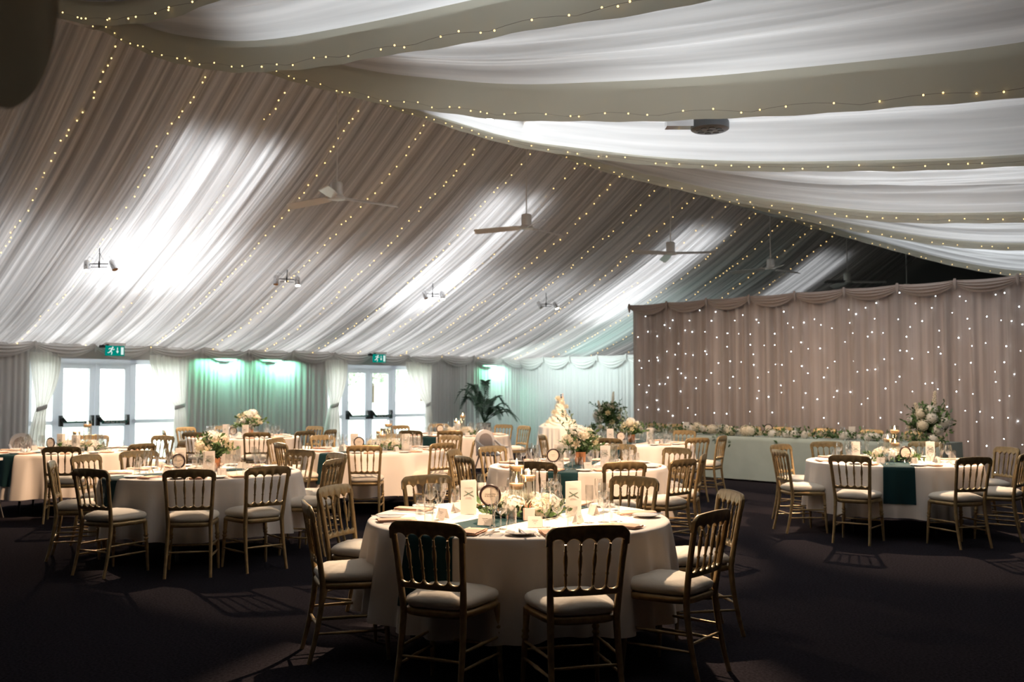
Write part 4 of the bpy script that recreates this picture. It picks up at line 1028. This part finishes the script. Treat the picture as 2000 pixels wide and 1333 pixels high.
def tp(T, dx, dy, dz=0): c = TABLES[T]['c']; return (c[0] + dx, c[1] + dy, ZT + dz)
# nearest table
low_flowers('low ring of cream hydrangeas and greenery around candles on the nearest table', tp('T1', .03, .07), 3, 1.0)
G = 'floating candle vases on the nearest table'
CD[.34].put(tp('T1', -.01, .16, .004), 0, 'tallest glass cylinder with floating candle, centre of the nearest table', G)
CD[.22].put(tp('T1', -.012, .03, .004), 0, 'shortest glass candle cylinder, in front of the tallest, on the nearest table', G)
CD[.27].put(tp('T1', .065, .12, .004), 0, 'middle-height glass cylinder with floating candle beside the jug, nearest table', G)
PJ.put(tp('T1', .19, .24), .2, 'glass water jug behind the flower ring on the nearest table', 'water jugs')
MB_ = sign('CIGARETTES\n& ALCOHOL', 'round dark-ringed sign reading CIGARETTES & ALCOHOL on the nearest table', tp('T1', -.172, -.15, 0), -.05, .0118, .078)
PM.put(tp('T1', -.315, .12), .05, 'tall cream menu card left of the CIGARETTES & ALCOHOL sign', 'menu cards'); PM.put(tp('T1', .345, .05), -.12, 'tall cream menu card right of the flower ring on the nearest table', 'menu cards')
t = thing('favour_box', 'small white favour box tied with a pink ribbon before the flower ring', 'gift box', tp('T1', .06, -.18, .001), .1)
MB().box((0, 0, .035), (.07, .055, .07)).build('box', 'card', t, smooth=False)
r_ = MB(); r_.box((-.030, 0, .035), (.004, .057, .071)); r_.build('ribbon_band', 'pinkribbon', t, smooth=False)
r_ = MB()
for s, d_ in ((-1, .8), (1, 1.1), (-1, 1.9), (1, 2.2)):
    r_.grid(lambda a, b: (s*(.004 + .042*a*(1 if d_ < 1.5 else .6)), -.012 + .024*b + .006*math.sin(a*5), .071 + .034*math.sin(PI*a*.62)*d_*.55 + .003*math.sin(b*6)), 8, 3)
r_.build('ribbon_bow', 'pinkribbon', t, smooth='all')
# the others: (table, dx, dy)
vase_flowers('full cream flower arrangement with dark foliage on the left foreground table', tp('T2', .08, .10), 2, 1.05, vase='copper')
vase_flowers('white hydrangea arrangement with tall grey-green sprays behind the nearest table', tp('T7', .03, .05), 4, 1.12, True)
vase_flowers('round cream flower arrangement on the back left table', tp('T4', .12, -.1), 6, 1.25)
vase_flowers('cream flowers in a copper vase on the table before the cake', tp('T8', .02, .05), 8, 1.0, True)
for k, dx, dy in (('T3', .12, .05), ('T5', .12, .0), ('T6', .05, .0), ('T9', .02, .0)):
    say = TABLES[k]['say']; low_flowers('low ring of cream flowers around candles on %s' % say, tp(k, dx, dy), ord(k[1]), 1.05)
    g = 'floating candle vases on ' + say
    CD[.34].put(tp(k, dx + .05, dy + .10, .004), 0, 'tallest glass cylinder with floating candle on %s' % say, g, scale=(1.1, 1.1, 1.12)); CD[.27].put(tp(k, dx - .06, dy + .02, .004), 0, 'middle-height glass cylinder with floating candle on %s' % say, g)
    CD[.22].put(tp(k, dx - .01, dy - .06, .004), 0, 'shortest glass cylinder with floating candle on %s' % say, g)
for k, dx, dy in (('T2', -.10, .28), ('T3', .33, .18), ('T5', .22, .30), ('T6', .36, .25), ('T7', .40, .30), ('T8', .30, -.10), ('T9', -.30, .38), ('T4', -.22, .22)):
    PJ.put(tp(k, dx, dy), .4, 'glass water jug on %s' % TABLES[k]['say'], 'water jugs')
for k, txt, dx, dy, rz in (('T2', "ROCK 'N' ROLL\nSTAR", -.23, -.02, -.2), ('T3', '', -.20, -.10, -.35), ('T5', '', -.19, -.12, -.1), ('T7', '', -.26, -.05, .25), ('T8', '', -.16, -.15, .15), ('T9', '', .06, -.22, .25), ('T4', '', -.14, -.15, -.25), ('T6', '', -.30, .10, .35)):
    sign(txt, 'round dark-ringed name sign on %s%s' % (TABLES[k]['say'], ', reading ' + txt.replace('\n', ' ') if txt else ''), tp(k, dx, dy), rz, .0122 if len(txt) > 9 else .018, .03, .072)
for k, dx, dy, rz in (('T2', .14, -.28, -.1), ('T2', -.30, .25, .3), ('T3', .20, -.28, -.35), ('T3', -.16, .1, -.3), ('T5', .42, -.1, -.1), ('T5', -.27, .0, -.1), ('T7', .27, -.15, .1), ('T7', -.19, .18, .0), ('T8', -.32, -.10, .1), ('T8', .32, .22, .0), ('T9', -.42, .0, .3), ('T9', .42, .02, .2), ('T4', .12, -.38, -.2), ('T4', -.28, -.12, -.2), ('T6', .03, -.22, .0)):
    PM.put(tp(k, dx, dy), rz, 'tall cream menu card standing %s of centre on %s' % ('right' if dx > 0 else 'left', TABLES[k]['say']), 'menu cards')
t = teacup(); t.location = tp('T9', -.28, .05); t['label'] = 'stack of white china bowls beside the left menu card on the right-hand table'
b = MB().lathe([(.035, 0), (.05, .006), (.075, .03), (.08, .045), (.077, .045), (.05, .012), (.001, .008)], 24, cap1=False).build('bread_bowl', 'bowl'); b.location = tp('T2', -.02, -.14); tag(b, 'pale stoneware bowl beside the flowers on the left foreground table', 'bowl')

# ================================================================ TOP TABLE
HU0, HU1, HV0, HV1 = 14.80, 15.56, 5.9, 12.75
t = thing('top_table', 'long straight top table beneath the sage cloth in front of the star cloth', 'table', W(HU0, HV1, 0), -PI/4)
LL = HV1 - HV0
for k in range(4):
    x0 = LL/4*k; MB().box((x0 + LL/8, .38, .73), (LL/4 - .01, .74, .025)).build('tabletop', 'woodboard', t, smooth=False)
    for dx in (.15, LL/4 - .15):
        for dy in (.1, .66): MB().tube([(x0 + dx, dy, 0), (x0 + dx, dy, .72)], .016, 6).build('leg', 'tableleg', t)
cl = MB(); r = random.Random(3)
def hc(a, b):
    """front drop, top, back drop"""
    x = LL*a; p = b*3
    w1 = .010*math.sin(x*5) + .008*math.sin(x*13 + 1) + .006*math.sin(x*2.1)
    if p <= 1: return (x, -.012 - w1*(1 - p) - .02*(1 - p), .03 + .722*p)
    if p <= 2: return (x, -.008 + .776*(p - 1), .7535)
    return (x, .77 + .01*(p - 2), .7535 - .5*(p - 2))
cl.grid(hc, 160, 30)
for xe, sg in ((0, -1), (LL, 1)):
    cl.grid(lambda a, b: (xe + sg*(.004 + .012*math.sin(a*14)*(1 - b) + .01*(1 - b)), -.012 + .785*a, .03 + .722*b), 20, 8)
o = cl.build('tablecloth', 'sage', smooth='all'); o.location = W(HU0, HV1, 0); o.rotation_euler = (0, 0, -PI/4); tag(o, 'sage green cloth over the long top table, hanging to the floor', 'tablecloth')
# garland along the front edge
g = thing('flower_garland', 'garland of cream roses, hydrangeas and trailing leaves along the top table', 'garland', W(HU0, HV1, ZT), -PI/4)
st = []; r = random.Random(12)
for k in range(220):
    x = LL*(k + .5)/220; st.append(((x, .10, .01), (x + r.uniform(-.16, .16), .10 + r.uniform(-.15, .18), r.uniform(.02, .17))))
for x in (2.9, 3.2, 1.5, 4.1): st.append(((x, .03, .02), (x + .08, -.04, -.14)))
leafy(st, 5, 7, .065).build('foliage', 'leaf', g, smooth='all')['kind'] = 'stuff'
nb = 0
for k in range(50):
    x = LL*(k + .5)/50 + r.uniform(-.05, .05); c_ = abs(x - 3.0); big = c_ < .62
    kd, R_, mt = r.choice([('r', .045, 'petal'), ('r', .04, 'petalw'), ('s', .055, 'petaly'), ('h', .065, 'petalw'), ('s', .05, 'petaly')]) if not big else r.choice([('h', .085, 'petal'), ('r', .06, 'petalw'), ('h', .08, 'petalw')])
    bloom(kd, R_, mt, g, (x, .09 + r.uniform(-.05, .07), .05 + (.08*r.random() if big else .01*r.random())), (r.uniform(-.6, .1), r.uniform(-.3, .3), r.uniform(0, 3)))
def tall_arr(label, loc, seed, rz, s=1.0):
    t = thing('tall_flower_arrangement', label, 'flowers', loc, rz, 'tall arrangements at the ends of the top table'); r = random.Random(seed)
    MB().lathe([(.07, 0), (.08, .01), (.05, .06), (.09, .14), (.085, .14), (.04, .06)], 20).build('urn', 'plinth', t)
    st = []
    for k in range(110):
        a = r.uniform(0, 2*PI); e = r.uniform(-.35, 1.3); q = r.uniform(.24, .37)*s; st.append(((0, 0, .12), (q*math.cos(a)*math.cos(e), q*math.sin(a)*math.cos(e), .26*s + q*math.sin(e))))
    leafy(st, seed, 12, .07*s).build('foliage', 'leaf', t, smooth='all')['kind'] = 'stuff'
    leafy([((0, 0, .2), (.38*s, .0, .34*s)), ((0, 0, .2), (.40*s, .05, .22*s)), ((0, 0, .25), (.26*s, .0, .62*s)), ((0, 0, .25), (-.38*s, 0, .55*s)), ((0, 0, .2), (.33*s, -.05, .46*s))], seed + 3, 18, .06*s, up=.5).build('eucalyptus_stems', 'leafg', t, smooth='all')
    for (x1, z1, x0) in (((.10, .78, .05)), ((-.22, .60, -.10))):
        m = MB(); rr_ = random.Random(seed + 9)
        m.tube([(x0*s, -.02, .2*s), (x1*s, -.02, z1*s)], .005, 5)
        for k in range(46):
            f = .35 + .65*k/46; q = .038*s*(1.15 - f*.75); a = k*2.4; c = Vector(((x0 + (x1 - x0)*f)*s + q*math.cos(a), -.02 + q*math.sin(a), (.2 + (z1 - .2)*f)*s))
            m.ball(c, .017*s*(1.25 - f*.7), 6, 4)
        m.build('delphinium_spike', 'petal', t, smooth='all')
    dome_blooms(t, [('h', .075*s, 'petalw'), ('r', .05*s, 'petal'), ('h', .07*s, 'petal'), ('r', .05*s, 'petalw'), ('s', .07*s, 'petaly'), ('h', .07*s, 'petalw'), ('r', .045*s, 'petaly'), ('s', .07*s, 'petalw')]*2, seed, .25*s, .23*s, .26*s, -.55)
    return t
tall_arr('large white and green arrangement at the left end of the top table, by the cake', W(15.25, 12.55, ZT), 3, -.3, .98)
tall_arr('large white and green arrangement at the right end of the top table', W(15.2, 6.25, ZT), 5, .1, 1.0)
# ware on the top table
for i in range(9):
    v = 12.1 - .69*i; c = W(15.35, v, 0); x = ORD[i]
    where = 'top table, %s place from the left' % x
    PW.put(W(15.24, v - .10, ZT), 0, 'wine glass on the %s' % where, 'wine glasses on the top table'); PFl.put(W(15.20, v, ZT), 0, 'champagne flute on the %s' % where, 'champagne flutes on the top table'); PT.put(W(15.26, v + .10, ZT), 0, 'tumbler on the %s' % where, 'tumblers on the top table')
    PN.put(W(15.42, v, ZT), -PI/4, 'folded napkin on the %s' % where, 'napkins on the top table')
for i, v in enumerate((11.7, 11.0, 9.9, 8.4, 7.6)): PJ.put(W(15.12, v, ZT), 1.2*i, 'glass water jug on the top table, %s from the left' % ORD[i], 'water jugs')
PM.put(W(15.0, 10.55, ZT), -.6, 'cream menu card on the top table left of the large blooms', 'menu cards'); PM.put(W(15.0, 7.38, ZT), -.6, 'cream menu card on the top table near its right end', 'menu cards')
sign('', 'round dark-ringed name sign standing in the garland of the top table', W(14.98, 8.86, ZT + .04), -.5, .018, .03, .075)
for i, X in enumerate((1281, 1317, 1365, 1408, 1465, 1528, 1610, 1700, 1790)):
    p = (X - 1000)/1944; u = 16.0; v = u*(1 - p)/(1 + p); b = W(u - .265, v)
    CH.put((b.x, b.y, 0), 3*PI/4 + rz_.uniform(-.08, .08), 'gold chair behind the top table, %s from the left' % ORD[i], 'gold chairs behind the top table')

# ================================================================ CAKE
cx, cy = 1.07, 22.3
m, _ = round_cloth(91, R=.46, zb=.06); o = m.build('tablecloth', 'cloth', smooth='all'); o.location = (cx, cy, 0); tag(o, 'small ivory tablecloth under the wedding cake', 'tablecloth')
t = thing('cake_table', 'small round table hidden beneath the cloth under the wedding cake', 'table', (cx, cy, 0)); MB().lathe([(.43, .72), (.44, .725), (.44, .74), (.43, .742)], 32).build('tabletop', 'woodboard', t); MB().lathe([(.2, 0), (.03, .04), (.03, .72)], 16).build('pedestal', 'tableleg', t)
ck = thing('wedding_cake', 'tall ivory wedding cake with swirled tiers and roses on a small round table', 'cake', (cx, cy, ZT), .4)
r = random.Random(8)
def ruffled(z0, z1, r0, r1, dx, dy, n, amp):
    return MB().grid(lambda a, b: ((lambda q: (dx*b + q*math.cos(2*PI*a), dy*b + q*math.sin(2*PI*a), z0 + (z1 - z0)*b))((r0 + (r1 - r0)*b) + amp*math.sin(n*2*PI*a + b*7) + .008*math.sin(b*22))), 72, 14)
tiers = [(0, .085, .43, .30, 9, .020), (.075, .22, .29, .20, 8, .016), (.22, .35, .155, .14, 7, .006), (.35, .47, .12, .105, 7, .005), (.47, .58, .085, .07, 6, .004)]
px = 0
for z0, z1, r0, r1, n, am in tiers:
    m = ruffled(z0, z1, r0, r1, 0, 0, n, am); m.lathe([(r1 + am, z1 - .004), (r1*.6, z1 + .004), (.001, z1 + .006)], 40, cap0=False, cap1=False); m.build('cake_tier', 'icing', ck, smooth='all')
for (x, y, z, R_) in ((.13, -.05, .42, .055), (-.15, -.03, .30, .06), (.15, .0, .20, .06), (-.07, -.06, .60, .055), (.02, -.07, .52, .05), (.12, -.14, .14, .05), (-.20, -.12, .12, .05), (.28, -.1, .08, .05), (-.3, -.05, .08, .055), (.0, -.18, .24, .045)):
    bloom('r', R_, 'petal', ck, (x, y, z), (.9, .0, x*9))
tpz = MB(); tpz.tube([(.03, 0, .58), (.035, 0, .63), (.03, 0, .66)], [.018, .022, .012], 8); tpz.ball((.03, 0, .685), .018, 8, 6); tpz.build('topper_figure', 'black', ck)
tpz = MB(); tpz.tube([(.07, 0, .58), (.07, 0, .63), (.07, 0, .67)], [.034, .02, .012], 8); tpz.ball((.07, 0, .70), .017, 8, 6); tpz.build('topper_figure', 'napkin', ck)

# ================================================================ PALM, HIGHCHAIRS, SIDE TABLE
p = W(16.95, 17.92, 0)
t = thing('potted_palm', 'dark green palm in a tall pale square planter in the far left corner', 'plant', p)
MB().obox((-.17, -.17, 0), (.34, 0, 0), (0, .34, 0), (0, 0, .74)).build('planter', 'plinth', t, smooth=False); MB().box((0, 0, .735), (.30, .30, .02)).build('soil', 'black', t, smooth=False)
r = random.Random(17)
for k in range(17):
    a = k*2.39996; up = .35 + .65*((k*7) % 17)/17; Lf = r.uniform(.75, 1.15); pts = []
    for j in range(12):
        s = j/11; out = Lf*(s*1.05*(1.15 - up*.62)); z = .74 + Lf*up*1.1*math.sin(s*PI*.62)*(1.1) - Lf*.42*s**3; pts.append(Vector((out*math.cos(a), out*math.sin(a), z)))
    m = MB(); m.tube(pts, [.011 - .0008*j for j in range(12)], 5)
    for j in range(34):
        s = .18 + .80*j/34; f = s*11; i = min(10, int(f)); q = pts[i].lerp(pts[i + 1], f - i); ax = (pts[i + 1] - pts[i]).normalized(); sd = ax.cross(Vector((0, 0, 1))).normalized(); ll = .20*math.sin(PI*(.15 + .8*s))**.8*Lf
        for sg in (-1, 1):
            d = (ax*.75 + sd*sg*.6 - Vector((0, 0, .10))).normalized(); w_ = ax*.011; e = q + d*ll - Vector((0, 0, ll*.12))
            m.add([q - w_, q + w_, q + d*ll*.5 + w_*1.2, e, q + d*ll*.5 - w_*1.2], [(0, 1, 2, 3, 4)])
    m.build('frond', 'palm', t, smooth=False)
def highchair():
    t = thing('highchair', '', 'highchair')
    # arched back shell
    def arc(h, w_, n=20): return [(-w_, 0.0)] + [(-w_*math.cos(PI*i/n), h - w_ + w_*math.sin(PI*i/n)) for i in range(n + 1)] + [(w_, 0.0)]
    for (h, w_, y0, y1, mat, nm) in ((.42, .165, -.16, -.12, 'white', 'back_shell'), (.36, .115, -.119, -.105, 'greyplastic', 'back_pad')):
        a = arc(h, w_); n = len(a); m = MB(); m.add([(x, y0 - z*.12, .48 + z) for x, z in a] + [(x, y1 - z*.12, .48 + z) for x, z in a], [tuple(range(n)), tuple(range(2*n - 1, n - 1, -1))] + [(i, n + i, n + (i + 1) % n, (i + 1) % n) for i in range(n)]); m.build(nm, mat, t, smooth=False)
    MB().grid(lambda a, b: (-.165 + .33*a, -.15 + .30*b, .50 + .05*(2*a - 1)**4), 10, 6).lathe([(.12, .48), (.17, .50)], 20).build('seat', 'white', t)
    for s in (-1, 1): MB().tube([(s*.17, -.13, .72), (s*.175, .02, .66), (s*.17, .16, .62)], .022, 8).build('armrest', 'white', t)
    MB().grid(lambda a, b: (-.2 + .4*a, .12 + .22*b, .635 + .012*((2*a - 1)**6 + (2*b - 1)**6)), 14, 10).box((0, .23, .628), (.38, .2, .01)).build('tray', 'white', t, smooth=False)
    for sx in (-1, 1):
        for sy in (-1, 1): MB().tube([(sx*.13, sy*.11, .50), (sx*.24, sy*.24, 0)], [.014, .011], 8).build('leg', 'greyplastic', t)
    return t
HC = Pool(highchair)
HC.put((-.36, 16.15, 0), math.radians(113 - 90 + 180 + 5), 'white highchair with arched back beside the table nearest the palm', 'highchairs')
HC.put((-7.25, 14.85, 0), math.radians(-50 - 90 + 0), 'white highchair with arched back behind the table at far left', 'highchairs')
t = thing('side_table', 'white side table with splayed metal legs at the left edge of the picture', 'table', (-6.62, 11.85, 0), .0)
MB().box((0, 0, .71), (.95, .45, .03)).build('tabletop', 'white', t, smooth=False)
for sx in (-1, 1):
    for sy in (-1, 1): MB().tube([(sx*.33, sy*.2, .70), (sx*.48, sy*.25, .0)], [.014, .011], 8).build('leg', 'steel', t)

for o in bpy.data.objects:
    if 'label' in o and len(o['label'].split()) > 16: print('LONG', o.name, o['label'])
